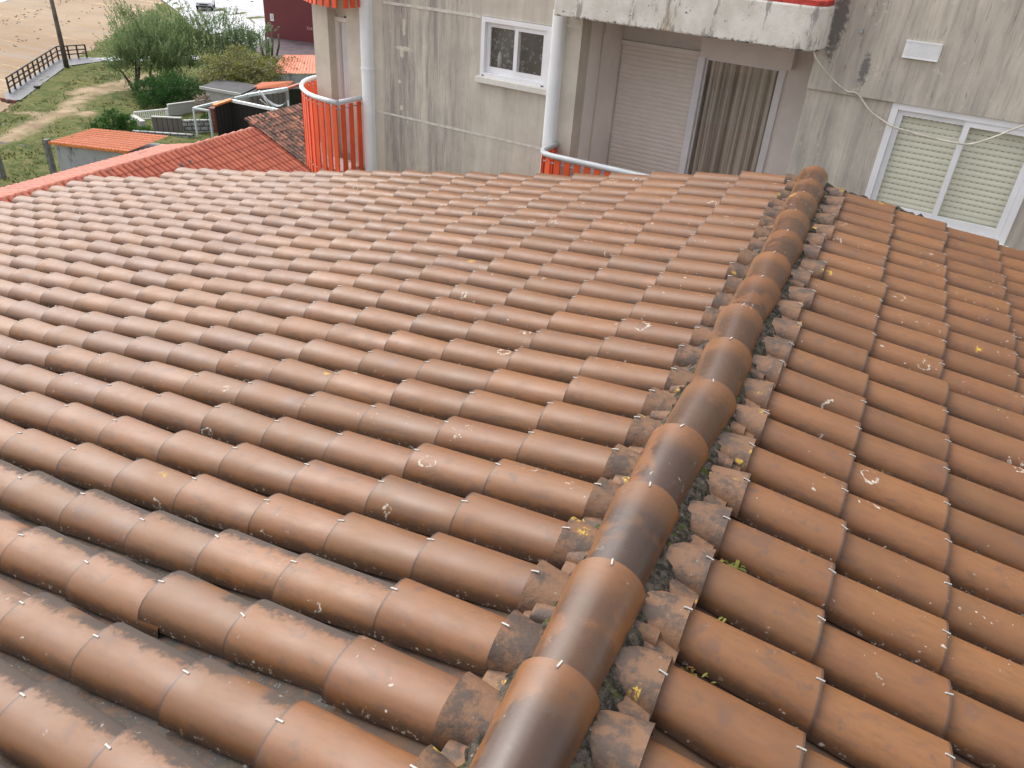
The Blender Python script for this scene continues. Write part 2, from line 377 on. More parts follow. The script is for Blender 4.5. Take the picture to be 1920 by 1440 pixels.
def mat_lot():
    k = NT("wet_pale_paving"); p = k.obj()
    r = k.n("ShaderNodeMapping"); k.l(p, r.inputs[0]); r.inputs['Rotation'].default_value = (0, 0, R(-20)); r.inputs['Scale'].default_value = (.09, .34, 1)
    n = k.noise(r.outputs[0], 1.5, 6, .65, 1.2)
    c = k.mix(k.ramp(n, .36, .6), (.20, .20, .215), (.36, .36, .38))
    c = k.mix(k.ramp(n, .62, .68), c, (.46, .46, .48))
    return k.done(c, .5, .4)

def mat_swall(name, base, dark, amt=.5, sc=3):
    k = NT(name); p = k.obj(); c = k.mix(k.ramp(k.noise(p, 1.2, 4, .6), .3, .7), tuple(x * .85 for x in base), base)
    c = k.mix(k.ramp(k.noise(k.scale(p, (sc, sc, sc * .3)), 1, 6, .75), .66 - amt * .25, .72 - amt * .12, 0, .9), c, dark)
    return k.done(c, .9, .15)

def mat_blocks():
    k = NT("concrete_blocks"); p = k.obj(); q = k.xyz(p)
    cx = k.n("ShaderNodeCombineXYZ"); k.l(k.math('ADD', q[0], k.math('MULTIPLY', q[1], .6)), cx.inputs[0]); k.l(q[2], cx.inputs[1])
    b = k.n("ShaderNodeTexBrick"); k.l(cx.outputs[0], b.inputs[0]); b.inputs['Scale'].default_value = 1; b.inputs['Brick Width'].default_value = .5; b.inputs['Row Height'].default_value = .24
    b.inputs['Mortar Size'].default_value = .03; b.inputs[1].default_value = (.42, .42, .41, 1); b.inputs[2].default_value = (.30, .30, .30, 1); b.inputs[3].default_value = (.08, .08, .08, 1)
    c = k.mix(k.ramp(k.noise(p, 5, 5, .7), .52, .6, 0, .8), b.outputs[0], (.07, .07, .07))
    return k.done(c, .9, .1)

def mat_planks(name, a, b, per=.16):
    k = NT(name); p = k.obj(); q = k.xyz(p); s = k.math('ADD', q[0], k.math('MULTIPLY', q[1], .7))
    f = k.math('FRACT', k.math('DIVIDE', s, per)); c = k.mix(k.noise(k.scale(p, (6, 6, .8)), 1, 4), a, b)
    return k.done(k.mix(k.math('LESS_THAN', f, .12), c, tuple(x * .25 for x in a)), .8, .2)

M = dict(
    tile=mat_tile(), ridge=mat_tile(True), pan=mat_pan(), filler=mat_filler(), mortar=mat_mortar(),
    clip=simple("galvanised_clip", (.38, .36, .33), .5, .3, 40, .6),
    deck=simple("roof_underlay", (.03, .022, .018), .9), housewall=simple("house_render", (.50, .45, .38), .85),
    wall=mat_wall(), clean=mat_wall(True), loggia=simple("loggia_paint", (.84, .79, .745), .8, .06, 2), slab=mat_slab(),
    white=simple("white_frame", (.82, .82, .84), .4, .05, 3), sill=simple("stone_sill", (.70, .68, .62), .6, .06, 6), pipe=simple("pipe_paint", (.80, .83, .84), .5, .06, 2),
    orange=simple("orange_slat", (.76, .105, .035), .45, .1, 3), rail=simple("rail_grey", (.60, .62, .64), .35, .06, 3),
    redcap=simple("red_coping", (.45, .05, .035), .5, .3, 12), swirl=mat_swirl(), glass=mat_glass(),
    shut_pink=mat_shutter("pinkish_shutter", (.84, .77, .70), False), shut_cream=mat_shutter("cream_shutter", (.82, .81, .66), True),
    curtain=None, dark=simple("dark_void", (.012, .014, .016), .3), floor=simple("balcony_floor", (.62, .56, .52), .7),
    steel=simple("grey_steel", (.35, .36, .37), .5), groove=simple("groove_filler", (.62, .59, .53), .8, .15, 10),
    cable=simple("cable_sheath", (.62, .58, .50), .6), vent=simple("vent_plastic", (.84, .86, .87), .4, .03),
    sand=mat_sand(), lawn=mat_grass(), lot=mat_lot(), sea=simple("sea_foam", (.72, .76, .78), .3, .15, .1),
    path=simple("concrete_path", (.30, .31, .325), .8, .2, 1), dtim=simple("dark_timber", (.045, .035, .03), .7, .3, 4), decking=simple("grey_decking", (.085, .088, .098), .6, .3, 2),
    pole=simple("weathered_pole", (.12, .10, .085), .8, .35, 3), concpost=simple("concrete_post", (.15, .15, .14), .9, .3, 5),
    bark=simple("bark", (.075, .055, .04), .9, .3, 8),
    leaf_t=mat_leaf("tamarisk_leaf", (.095, .155, .060), (.26, .34, .150), (.36, .41, .20)),
    leaf_w=mat_leaf("silvery_leaf", (.075, .14, .06), (.24, .32, .16), (.52, .57, .44)),
    leaf_h=mat_leaf("hedge_leaf", (.020, .065, .016), (.055, .14, .030)), leaf_b=mat_leaf("bush_leaf", (.025, .075, .015), (.085, .19, .035)),
    leaf_y=mat_leaf("wisteria_leaf", (.075, .095, .022), (.27, .28, .055), (.30, .25, .20)),
    leaf_d=mat_leaf("dry_twig_leaf", (.20, .15, .12), (.32, .25, .20)),
    weed=mat_leaf("weed_leaf", (.07, .085, .015), (.24, .22, .035), (.26, .10, .03)),
    weedr=mat_leaf("red_weed_leaf", (.22, .03, .02), (.40, .10, .06)), weedy=mat_leaf("yellow_stem_leaf", (.55, .42, .12), (.75, .62, .25)),
    cactus=simple("cactus_skin", (.075, .085, .045), .7, .3, 6),
    red_wall=simple("dark_red_cladding", (.155, .031, .036), .6, .06, .5), red_base=simple("dark_plinth", (.075, .06, .06), .8), red_yard=simple("shaded_wine_paving", (.075, .050, .058), .8, .3, 1),
    vanw=simple("van_paint", (.78, .79, .80), .25, .03), vang=simple("van_glass", (.02, .03, .035), .1), rubber=simple("rubber", (.02, .02, .02), .8), lamp=simple("headlamp_lens", (.55, .58, .6), .15),
    long_roof=mat_roofclay("orange_roof_tiles", (0.288, 0.061, 0.032), (0.360, 0.090, 0.046), .12), old_roof=mat_roofclay("sooty_roof_tiles", (.10, .048, .034), (.40, .16, .095), .58, (.045, .03, .024), 5),
    pink_roof=mat_roofclay("pink_ridge_tiles", (0.375, 0.124, 0.083), (0.413, 0.150, 0.101), .1), shed_roof=mat_roofclay("bright_shed_tiles", (0.464, 0.132, 0.060), (0.512, 0.160, 0.076), .05),
    fascia=simple("orange_fascia", (.62, .20, .055), .6), shed_wall=mat_swall("patchy_white_wall", (0.420, 0.435, 0.450), (0.090, 0.090, 0.098), .45, 3), garden=mat_swall("garden_wall_white", (.46, .455, .43), (.25, .24, .22), .2),
    blocks=mat_blocks(), planks=mat_planks("grey_planks", (.13, .115, .105), (.20, .18, .165), .35), blackwood=mat_planks("black_boards", (.022, .02, .02), (.04, .036, .034), .2),
    redwood=simple("red_painted_post", (.16, .045, .035), .7, .3, 4), bluegrey=simple("pale_gutter", (.52, .57, .58), .5, .1, 2), dkroof=simple("dark_flat_roof", (.052, .050, .052), .8, .25, 1),
    hammock=simple("hammock_cloth", (.50, .52, .55), .8, .2, 3),
    plaque=simple("white_plaque", (.80, .78, .78), .5, .03), plaqueg=simple("plaque_marks", (.30, .28, .30), .6), letters=simple("pale_lettering", (.55, .32, .25), .6, .3, 8),
)
def mat_curtain():
    k = NT("taupe_curtain"); p = k.obj(); q = k.xyz(p)
    st = k.noise(k.scale(p, (22, 1, .3)), 1, 4, .6)
    c = k.mix(k.ramp(st, .35, .65), (.28, .255, .215), (.62, .57, .48))
    return k.done(c, .9, .1)
M['curtain'] = mat_curtain()

# ------------------------------------------------------------------ ground (camera is the origin; K scales the far ground plane)
K = 1.15; GZ = -11 * K
def q(x, y, z=-11): return (x * K, y * K, z * K)
def sheet(name, poly, z, mat, kind='structure', label=None):
    b = MB(); n = len(poly); b.add([(x * K, y * K, z) for x, y in poly], [tuple(range(n))]); o = b.build(name, mat); 
    if o.data.polygons[0].normal.z < 0: o.data.flip_normals()
    o['kind'] = kind
    return o
b = MB(); b.add([(-700, -300, GZ), (500, -300, GZ), (500, 900, GZ), (-700, 900, GZ)], [(0, 1, 2, 3)]); o = b.build("beach", M['sand']); o['kind'] = 'structure'
sheet("sea", [(-40, 2), (-78.3, 52.4), (-130, 122), (-400, 480), (-600, 300), (-300, -200)], GZ + .02, M['sea'])
# lawn: fine grid with the sand boundary on its left and bare tracks
edge = [(-20, -6), (-30, 9), (-41.2, 25.7), (-42.6, 27.5), (-47, 33), (-52.2, 40.2), (-55, 43.8), (-60, 50.5), (-66.5, 59.7), (-72, 66.7), (-100, 102)]
tracks = [([(-36.6, 22.9), (-37.9, 25.2), (-38.8, 26.8), (-39.4, 28.3), (-41.0, 30.6), (-41.9, 32.6), (-41.6, 34.6), (-40.2, 35.8)], 1.0), ([(-39.0, 27.6), (-38.0, 28.6)], .8), ([(-40.6, 26.6), (-39.8, 27.0)], .45), ([(-42.5, 31.5), (-42.8, 35.5), (-43.5, 38)], .9)]
def seg_d(p, a, c):
    ax, ay = a; cx, cy = c; dx, dy = cx - ax, cy - ay; t = max(0, min(1, ((p[0] - ax) * dx + (p[1] - ay) * dy) / (dx * dx + dy * dy))); return math.hypot(p[0] - ax - t * dx, p[1] - ay - t * dy)
def edge_x(y):
    for (x0, y0), (x1, y1) in zip(edge, edge[1:]):
        if y0 <= y <= y1: return x0 + (x1 - x0) * (y - y0) / (y1 - y0)
    return edge[-1][0]
b = MB(); ys = list(np.arange(-6, 16, 1.5)) + list(np.arange(16, 46, .3)) + list(np.arange(46, 101, 2)); NX = 64; r2 = random.Random(3)
V = []; F = []; T = []
for j, y in enumerate(ys):
    xe = edge_x(y) + .35 * math.sin(y * 1.7) + .25 * math.sin(y * 4.3 + 1)
    for i in range(NX):
        t = (i / (NX - 1)); t = t ** 2.0; x = xe + t * (30 - xe)
        d = min(min(seg_d((x, y), p0, p1) for p0, p1 in zip(pl, pl[1:])) / wd for pl, wd in tracks) if y < 46 and x < -30 else 9
        bare = max(0, .82 - .45 * d); bare = max(bare, .6 - .9 * (x - xe)) if i < 6 else bare
        V.append((x * K, y * K, GZ + .13 + (0 if i == 0 else .05 * math.sin(x * 2.1 + y) * math.sin(y * 1.3) + r2.uniform(-.05, .07)))); T.append((bare, 0, 0, 1))
for j in range(len(ys) - 1):
    for i in range(NX - 1): a = j * NX + i; F.append((a, a + 1, a + NX + 1, a + NX))
b.add(V, F, True); b.t = T; lawn = b.build("lawn", M['lawn']); lawn['kind'] = 'structure'
sheet("paved_lot", [(-74, 67), (-63.4, 59.8), (-56, 54), (-46.9, 50.5), (-38, 49), (-30, 70), (-60, 110), (-110, 110)], GZ + .18, M['lot'])
sheet("yard_paving", [(-47.6, 53.2), (-45, 49.2), (-38, 46), (-30, 52), (-38, 60), (-48.4, 55.4)], GZ + .21, M['red_yard'])  # dark paving, the maroon-grey shadow on it is part of its colour
sheet("footpath", [(-50.2, 38.9), (-48.7, 39.0), (-47.2, 40.4), (-45, 43.8), (-46.5, 44.8), (-48.9, 41.8)], GZ + .17, M['path'])

b = MB(); r7 = random.Random(17)
for _ in range(7000):
    y = r7.uniform(17, 44); xe = edge_x(y); x = xe + .2 + abs(r7.gauss(0, 5.5))
    if x > -24 or seg_d((x, y), (-43.6, 28.4), (-50, 36.8)) < 1.7 or seg_d((x, y), (-50, 36.8), (-49.4, 40)) < 1.4: continue
    d = min(min(seg_d((x, y), p0, p1) for p0, p1 in zip(pl, pl[1:])) / wd for pl, wd in tracks)
    if r7.random() < 1.15 - .62 * d: continue
    P0_ = Vector((x * K, y * K, GZ + .10)); b.tint = (r7.random(), r7.random(), 0, 1)
    for _k in range(4):
        a = r7.uniform(0, 6.28); l = r7.uniform(.04, .13); t_ = Vector((math.cos(a) * l * .7, math.sin(a) * l * .7, l)); sd_ = Vector((-math.sin(a), math.cos(a), 0)) * .035
        b.add([P0_ - sd_, P0_ + sd_, P0_ + t_], [(0, 1, 2)])
tag(b.build("grass", mat_leaf("grass_blades", (.07, .10, .028), (.16, .17, .06), (.24, .21, .10))), kind='stuff', label="tufts of short grass over the lawn")
b = MB()
for _ in range(260):
    y = r7.uniform(20, 70); off = r7.choice((5.5, 9, 9.6, 10)) + r7.gauss(0, .5); x = edge_x(y) - off * 1.2
    p_ = Vector((x * K, y * K, GZ + .02)); l = r7.uniform(.05, .3); a = r7.gauss(R(128), .5)
    b.bar(p_, p_ + Vector((math.cos(a) * l, math.sin(a) * l, .02)), r7.uniform(.03, .09), .04)
tag(b.build("debris", simple("sea_wrack", (.12, .09, .065), .9, .5, 3)), kind='stuff', label="dark seaweed and driftwood scraps along the sand")

# ------------------------------------------------------------------ foreground roof
A = R(11); CA, SA, TA = math.cos(A), math.sin(A), math.tan(A)
XR, Z0 = -.35, -1.778
def wob(x, y): return .008 * math.sin(1.7 * x + .6) * math.sin(1.1 * y + .3) + .006 * math.sin(.9 * y + 2.1 * x)
def SL(s, y, h, side):
    """slope coordinates (distance down the slope, along the ridge, height) to world"""
    if side < 0:
        return (XR - s * CA - h * SA * .0, y + .038 * s, Z0 - s * SA + .00086 * s * s + h + wob(s, y))
    return (XR + s * CA, y - .018 * s + .012 * max(0, y - 3.2) * s, Z0 - s * SA + (.010 * max(0, y - 3.0)) * s + h + wob(s + 9, y))

def arch(mb, s_low, length, yc, side, W0, W1, H0, H1, b0, b1, rot=0, dy=0, inv=False, th=.011, N=11, lift=0, step=.5):
    """one barrel tile: v=0 at its lower end; outer skin, inner skin and the visible rims"""
    vs = []; uv = []; NV = 4
    for sk in (0, 1):
        for i in range(NV + 1):
            v = i / NV; s = s_low - v * length; W = W0 + (W1 - W0) * v; Hh = H0 + (H1 - H0) * v; bs = b0 + (b1 - b0) * v + lift * (1 - v)
            for j in range(N + 1):
                ph = math.pi * j / N; c = math.cos(ph); sn = math.sin(ph)
                e = th * sk
                wy = (W / 2 - e) * math.copysign(abs(c) ** .84, c)
                hh = bs + (Hh - e) * (sn ** .82 if sn > 1e-6 else 0)
                if inv: hh = bs + (Hh - (Hh - e) * (sn ** .82 if sn > 1e-6 else 0)) - (0 if sk == 0 else 0)
                y = yc + dy - wy + rot * (s - s_low)
                vs.append(SL(s, y, hh, side)); uv.append((j / N, v))
    n = N + 1; fs = []
    flip = (side > 0)
    o2 = (NV + 1) * n
    for i in range(NV):
        for j in range(N):
            a = i * n + j; f = (a, a + 1, a + n + 1, a + n); g = (o2 + a, o2 + a + n, o2 + a + n + 1, o2 + a + 1)
            fs += [f if flip else f[::-1], g if flip else g[::-1]]
    mb.add(vs, fs, True, uv)
    # rims: own vertices so that they shade flat
    rv = []; rf = []; ru = []
    for j in range(N + 1): rv += [vs[j], vs[o2 + j]]; ru += [(j / N, 0), (j / N, 0)]
    for j in range(N): rf.append((2 * j, 2 * j + 1, 2 * j + 3, 2 * j + 2))
    for e in (0, N):
        b_ = len(rv)
        for i in range(NV + 1): rv += [vs[i * n + e], vs[o2 + i * n + e]]; ru += [(e / N, i / NV)] * 2
        for i in range(NV): rf.append((b_ + 2 * i, b_ + 2 * i + 1, b_ + 2 * i + 3, b_ + 2 * i + 2))
    mb.add(rv, rf, False, ru)

roof = thing("tiled_roof", "brown weathered clay tile roof filling the foreground, with a ridge of big overlapping tiles", "roof", (XR, 2.5, GZ))
EXP = .376
clips = []      # (distance to camera, matrix)
r3 = random.Random(11)
def clip_at(s, y, h, side, rot):
    p = Vector(SL(s, y, h, side))
    ax = Vector((-CA if side < 0 else CA, .038 if side < 0 else -.018, -SA)).normalized(); up = Vector((-SA if side < 0 else SA, 0, CA))
    sd_ = up.cross(ax).normalized(); up = ax.cross(sd_)
    mm = Matrix((ax, sd_, up)).transposed().to_4x4() @ Matrix.Rotation(rot, 4, 'Z'); mm.translation = p
    clips.append((p.length, mm))

def slope(side, rows, s0, ncol, first):
    cov = MB(); pan = MB(); cut = MB()
    for (yk, nmax) in rows:
        for c in range(nmax + 1):
            s_low = s0 + EXP * c
            if c == 0: ln = s0 - (.075 if side < 0 else .120)
            else: ln = .45
            t0 = r3.random(); t1 = r3.random()
            far_left = side < 0 and (yk < 1.45) and s_low > .8
            crust = r3.random() * (.9 if far_left else .45) + (.45 if far_left else 0) + (.15 if side < 0 and yk < 2 else 0)
            cov.tint = (t0 if c else t0 * .6, t1 if c else .5 + .5 * t1, min(1, crust), 1)
            rot = max(-.017, min(.017, r3.gauss(0, .012))); dy = r3.gauss(0, .0045); ds = r3.gauss(0, .009); lift = abs(r3.gauss(0, .005))
            if c == 0: rot *= 1.8; ds *= 1.6
            cut.tint = cov.tint
            arch(cov if c else cut, s_low + ds, ln, yk, side, .211, .174, .096, .082, .036, .016, rot, dy, lift=lift)
            if r3.random() < .9: clip_at(s_low + ds - .004, yk + dy + r3.gauss(.002, .008), .1305 + lift, side, r3.gauss(0, .14))
            pan.tint = (r3.random(), r3.random(), min(1, crust), 1)
            arch(pan, s_low - .035 + r3.gauss(0, .008), .45 if c else s0, yk + .1178, side, .150, .168, .062, .062, .006, -.008, r3.gauss(0, .006), r3.gauss(0, .003), inv=True, N=8)
    return cov, pan, cut

rowsL = []
for kk in range(-9, 22):
    yk = 1.55 + .2352 * kk
    rowsL.append((yk, 19 if kk >= 20 else 22))
rowsR = [(1.655 + .2355 * kk, 11) for kk in range(-9, 21)]
for side, rows, lab in ((-1, rowsL, "wide slope of arched tiles falling to the left"), (1, rowsR, "slope of arched tiles falling to the right")):
    s0 = .20 if side < 0 else .26
    cov, pan, cut = slope(side, rows, s0, 23, 0)
    # closing underlay just under the tiles
    smax = 8.45 if side < 0 else 4.3
    und = MB(); ya, yb = rows[0][0] - .12, rows[-1][0] + .1
    for i in range(20):
        a0, a1 = smax * i / 20, smax * (i + 1) / 20
        yb2 = yb if (side > 0 or a1 < 7.4) else yb - .47
        und.add([SL(a0, ya, -.03, side), SL(a1, ya, -.03, side), SL(a1, yb2, -.03, side), SL(a0, yb2, -.03, side)], [(0, 1, 2, 3)])
        for y in (ya, yb2):   # verge boards
            und.add([SL(a0, y, -.012, side), SL(a1, y, -.012, side), SL(a1, y, -.2, side), SL(a0, y, -.2, side)], [(0, 1, 2, 3)])
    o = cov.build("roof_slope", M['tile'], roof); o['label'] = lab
    pan.build("gutter_tiles", M['pan'], o)
    cut.build("cut_tiles", M['filler'], o)
    und.build("underlay", M['deck'], o)
# ridge tiles: measured joints along the ridge, each nearer tile laps the farther one
joint = [-.36, .04, .44, .84, 1.237, 1.637, 2.04, 2.43, 2.82, 3.226, 3.63, 4.05, 4.44, 4.87, 5.31, 5.75, 6.14, 6.55]
joff = [0, 0, 0, 0, -.352, -.355, -.363, -.357, -.331, -.344, -.366, -.347, -.35, -.339, -.355, -.36, -.36, -.372]
joff = [x if x else -.352 for x in joff]
clip_me = None
def clip_mesh():
    b = MB(); b.bar((-.015, 0, .0015), (.009, 0, .0015), .0052, .0022); b.bar((.008, 0, .0025), (.008, 0, -.010), .0022, .0052, (0, 1, 0)); b.bar((-.015, 0, .0015), (-.015, 0, -.004), .0022, .0052, (0, 1, 0)); return b
for i in range(1, len(joint)):
    y1 = joint[i]; y0 = joint[i - 1] - .075; x1 = joff[i]; x0 = joff[i - 1]
    b = MB(); b.tint = (r3.random(), r3.random(), r3.random() * (.55 if y1 > 3.3 else 1), 1)
    N = 18; NV = 6; vs = []; uv = []; rt = r3.gauss(0, .03); lf = abs(r3.gauss(0, .004))
    for sk in (0, 1):
        for a in range(NV + 1):
            v = a / NV; y = y0 + (y1 - y0) * v; x = x0 + (x1 - x0) * v; Rw = .097 + .019 * v; Hh = .107 + .015 * v; zb = -1.733 + .013 * v + lf * v
            e = .013 * sk
            for j in range(N + 1):
                ph = -.12 + (math.pi + .24) * j / N
                c = math.cos(ph); sn = math.sin(ph)
                px = -(Rw - e) * c; pz = (Hh - e) * (abs(sn) ** .92) * (1 if sn > 0 else -1)
                vs.append((x + .010 + px * math.cos(rt) - pz * math.sin(rt), y, zb + pz * math.cos(rt) + px * math.sin(rt))); uv.append((j / N, v))
    n = N + 1; o2 = (NV + 1) * n; fs = []
    for a in range(NV):
        for j in range(N):
            p = a * n + j; fs += [(p, p + n, p + n + 1, p + 1), (o2 + p, o2 + p + 1, o2 + p + n + 1, o2 + p + n)]
    b.add(vs, fs, True, uv)
    rv = []; ru = []; rf = []
    for a in (NV, 0):
        b_ = len(rv)
        for j in range(N + 1): rv += [vs[a * n + j], vs[o2 + a * n + j]]; ru += [(j / N, a / NV)] * 2
        for j in range(N): rf.append((b_ + 2 * j, b_ + 2 * j + 1, b_ + 2 * j + 3, b_ + 2 * j + 2))
    for j in (0, N):
        b_ = len(rv)
        for a in range(NV + 1): rv += [vs[a * n + j], vs[o2 + a * n + j]]; ru += [(j / N, a / NV)] * 2
        for a in range(NV): rf.append((b_ + 2 * a, b_ + 2 * a + 1, b_ + 2 * a + 3, b_ + 2 * a + 2))
    b.add(rv, rf, False, ru)
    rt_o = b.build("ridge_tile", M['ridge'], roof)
    if i < len(joint):
        cb = clip_mesh(); mm = Matrix.Rotation(R(90) + r3.gauss(0, .25), 4, 'Z'); top = -1.738 + .018 + lf + .122
        cb.v = [tuple(mm @ Vector(p) + Vector((x1 + r3.gauss(.012, .01) * 0 + .008, y1 - .006, top))) for p in cb.v]
        cb.build("clip", M['clip'], rt_o)
# mortar bed under the ridge
b = MB(); r4 = random.Random(5)
for side in (-1, 1):
    ys_ = np.arange(-.7, 6.5, .018); prof = 5; V = []
    for y in ys_:
        g = r4.uniform(-.006, .006); wdt = .135 if side < 0 else .178
        for s_, h_ in ((.02, .08), (.085, .102), (wdt - .03 + g, .094 + r4.uniform(-.010, .008)), (wdt + g, .060 + r4.uniform(-.01, .01)), (wdt + .03, .0)):
            V.append(SL(s_, y - (.038 * s_ if side < 0 else 0), h_, side))
    F = []
    for i in range(len(ys_) - 1):
        for j in range(prof - 1): a = i * prof + j; F.append((a, a + 1, a + prof + 1, a + prof))
    b.add(V, F, True)
b.build("mortar_bed", M['mortar'], roof)
b = MB(); V = []; n_ = 0   # mortar along the verge beside the apartment wall
for s_ in np.arange(.06, 3.6, .03):
    y_ = rowsR[-1][0] + .105; g = r4.uniform(-.02, .02); hi = (.085 if s_ < 1.0 else .03) + r4.uniform(-.015, .015)
    V += [SL(s_, y_ - .02, .03, 1), SL(s_, y_ + .02 + g, hi, 1), SL(s_, y_ + .09 + g, hi * .9, 1), SL(s_, y_ + .13 + g, -.05, 1)]; n_ += 1
b.add(V, [(4 * i + j, 4 * i + j + 1, 4 * i + 5 + j, 4 * i + 4 + j) for i in range(n_ - 1) for j in range(3)], False)
b.build("verge_mortar", M['mortar'], roof)
# short filler pieces closing each channel beside the ridge
for side, rows, s0 in ((-1, rowsL, .20), (1, rowsR, .26)):
    for (yk, nmax) in rows:
        if yk < -.5: continue
        b = MB(); b.tint = (r3.random(), r3.random(), 0, 1)
        dd = r3.gauss(0, .006)
        arch(b, s0 - .015 + r3.gauss(0, .012), s0 - .03, yk + .1178 + dd, side, .118, .112, .040 + r3.uniform(-.006, .008), .040, .032, .036, r3.gauss(0, .025), 0, N=7, th=.014)
        b.tint = (r3.random(), .2, 0, 1)
        if r3.random() < .35: arch(b, s0 - .045 + r3.gauss(0, .012), s0 - .07, yk + .1178 + dd + r3.gauss(.018, .012), side, .07, .07, .032, .032, .062, .068, r3.gauss(0, .06), 0, N=6, th=.012)
        # closed lower end
        b.build("channel_filler", M['filler'], roof)
# metal clips: the hundred largest in the picture as parts, the rest as one part
cm = clip_mesh(); proto = cm.build("clip", M['clip'], roof, local=True)
ry = Vector((XR, 2.5, GZ))
vis = []
for d, mm in clips:
    p = mm.translation; c = Vector((XA.dot(p), YD.dot(p), ZF.dot(p)))
    inside = c.z > .1 and abs(c.x / c.z) < 960 / 1442 and abs(c.y / c.z) < 720 / 1442
    vis.append((0 if inside else 1, d, mm))
vis.sort(key=lambda t: (t[0], t[1]))
rest = MB()
for i, (_, d, mm) in enumerate(vis):
    if i < 100:
        c = proto if i == 0 else proto.copy()
        if i: COL.objects.link(c)
        m2 = mm.copy(); m2.translation = mm.translation - ry; c.matrix_local = m2; c.parent = roof
    else:
        c = clip_mesh(); rest.add([tuple(mm @ Vector(p)) for p in c.v], c.f)
o = rest.build("clips", M['clip'], roof); o['kind'] = 'stuff'
# walls carrying the roof
b = MB(); b.box(-8.3, 3.7, -1.2, 6.35, GZ, -3.9); b.add([(-8.3, 6.36, -3.9), (3.7, 6.36, -3.9), (3.7, 6.36, -2.62), (XR, 6.36, -1.85), (-8.3, 6.36, -3.42)], [(0, 1, 2, 3, 4)])
b.build("house_wall", M['housewall'], roof)

# small weeds rooted in the channels beside the ridge
def weed(name, loc, mat, label, n, ln, spread, up=1., group=None):
    b = MB(); rr = random.Random(int(abs(loc[0] * 991 + loc[1] * 379)))
    n = int(n * 1.7); ln *= .68
    for i in range(n):
        a = rr.uniform(0, 2 * math.pi); l = ln * rr.uniform(.5, 1.1); d = Vector((math.cos(a), math.sin(a), 0)); o_ = Vector(loc) + Vector((rr.gauss(0, spread), rr.gauss(0, spread * .5), 0))
        wv = d.cross(Vector((0, 0, 1))) * l * .16; b.tint = (rr.random(), rr.random(), 0, 1)
        P = [o_, o_ + d * l * .35 + Vector((0, 0, l * .45 * up)), o_ + d * l * .75 + Vector((0, 0, l * .6 * up)), o_ + d * l + Vector((0, 0, l * .45 * up))]
        b.add([P[0] - wv * .4, P[0] + wv * .4, P[1] - wv, P[1] + wv, P[2] - wv * .9, P[2] + wv * .9, P[3]], [(0, 1, 3, 2), (2, 3, 5, 4), (4, 5, 6)], True)
    o = b.build(name, mat); return tag(o, label, "weed", group)
WZ = lambda x, y: SL((x - XR) / CA, y, .035, 1)[2]
weed("weed", (-.045, 1.990, WZ(-.045, 1.99)), M['weed'], "yellow-green weed tuft with the longest leaves, rooted in a roof channel right of the ridge", 26, .060, .022)
weed("weed", (-.05, 1.745, WZ(-.05, 1.745)), M['weed'], "small mossy green weed in the roof channel just below the long-leaved tuft", 20, .034, .02, .7)
weed("weed", (-.03, 1.525, WZ(-.03, 1.525)), M['weed'], "low olive weed with reddish tips in the nearest overgrown roof channel", 24, .032, .025, .5)
weed("weed", (-.06, 2.85, WZ(-.06, 2.85)), M['weedr'], "dark red sprig sticking up between two roof tiles right of the ridge", 12, .05, .008, 1.6)
weed("weed", (-.03, 2.93, WZ(-.03, 2.93)), M['weed'], "tiny bright green fern-like weed behind the dark red sprig", 8, .05, .008, .8)
weed("weed", (-.11, 3.30, WZ(-.11, 3.30) + .03), M['weedy'], "pale yellow seed spike lying across a tile right of the ridge", 26, .018, .022, .8)

# ------------------------------------------------------------------ apartment building across the gap
AZ = R(-6.4); BL = (0, 9.2, GZ)
apt = thing("apartment_building", "grey-stained apartment block behind the roof, with orange balconies and white-framed windows", "apartment building", BL, AZ)
def bx(mb, u0, u1, d0, d1, z0, z1): mb.box(u0, u1, -d0, -d1, z0 - GZ, z1 - GZ)     # u along the wall, d towards the viewer, z from the camera level
def L(u, d, z): return Vector((u, -d, z - GZ))
TOP = 2.6
b = MB()
bx(b, -7.18, -5.05, -.25, 0, GZ, TOP); bx(b, -5.05, -4.01, -.25, 0, GZ, -1.99); bx(b, -5.05, -4.01, -.25, 0, -1.25, TOP); bx(b, -4.01, -3.9, -.25, 0, GZ, TOP)
b.build("wall", M['wall'], apt, True)
b = MB()
bx(b, -8.09, -7.79, -8, 0, GZ, TOP); bx(b, -7.42, -7.18, -.25, 0, GZ, TOP); bx(b, -7.79, -7.42, -.25, -.19, -1.58, TOP); bx(b, -7.79, -7.42, -.25, -.19, GZ, -3.6)
bx(b, -3.9, -3.6, -.25, 0, GZ, TOP)
b.build("pale_pier", M['clean'], apt, True)
b = MB()   # right-hand wall: upper sheet stands 4 cm proud
bx(b, -.82, .06, -.25, 0, GZ, -1.47); bx(b, -.82, 7, -.25, .045, -1.47, TOP); bx(b, 1.5, 7, -.25, 0, GZ, -1.47); bx(b, .06, 1.5, -.25, 0, GZ, -2.76)
bx(b, -.82, -.70, -1.4, -.25, GZ, TOP)
o = b.build("wall", M['wall'], apt, True); o['label'] = "streaked wall around the wide shuttered window"
b = MB()   # body behind
bx(b, -7.79, 7, -8, -1.55, GZ, TOP); b.build("building_body", M['housewall'], apt, True)
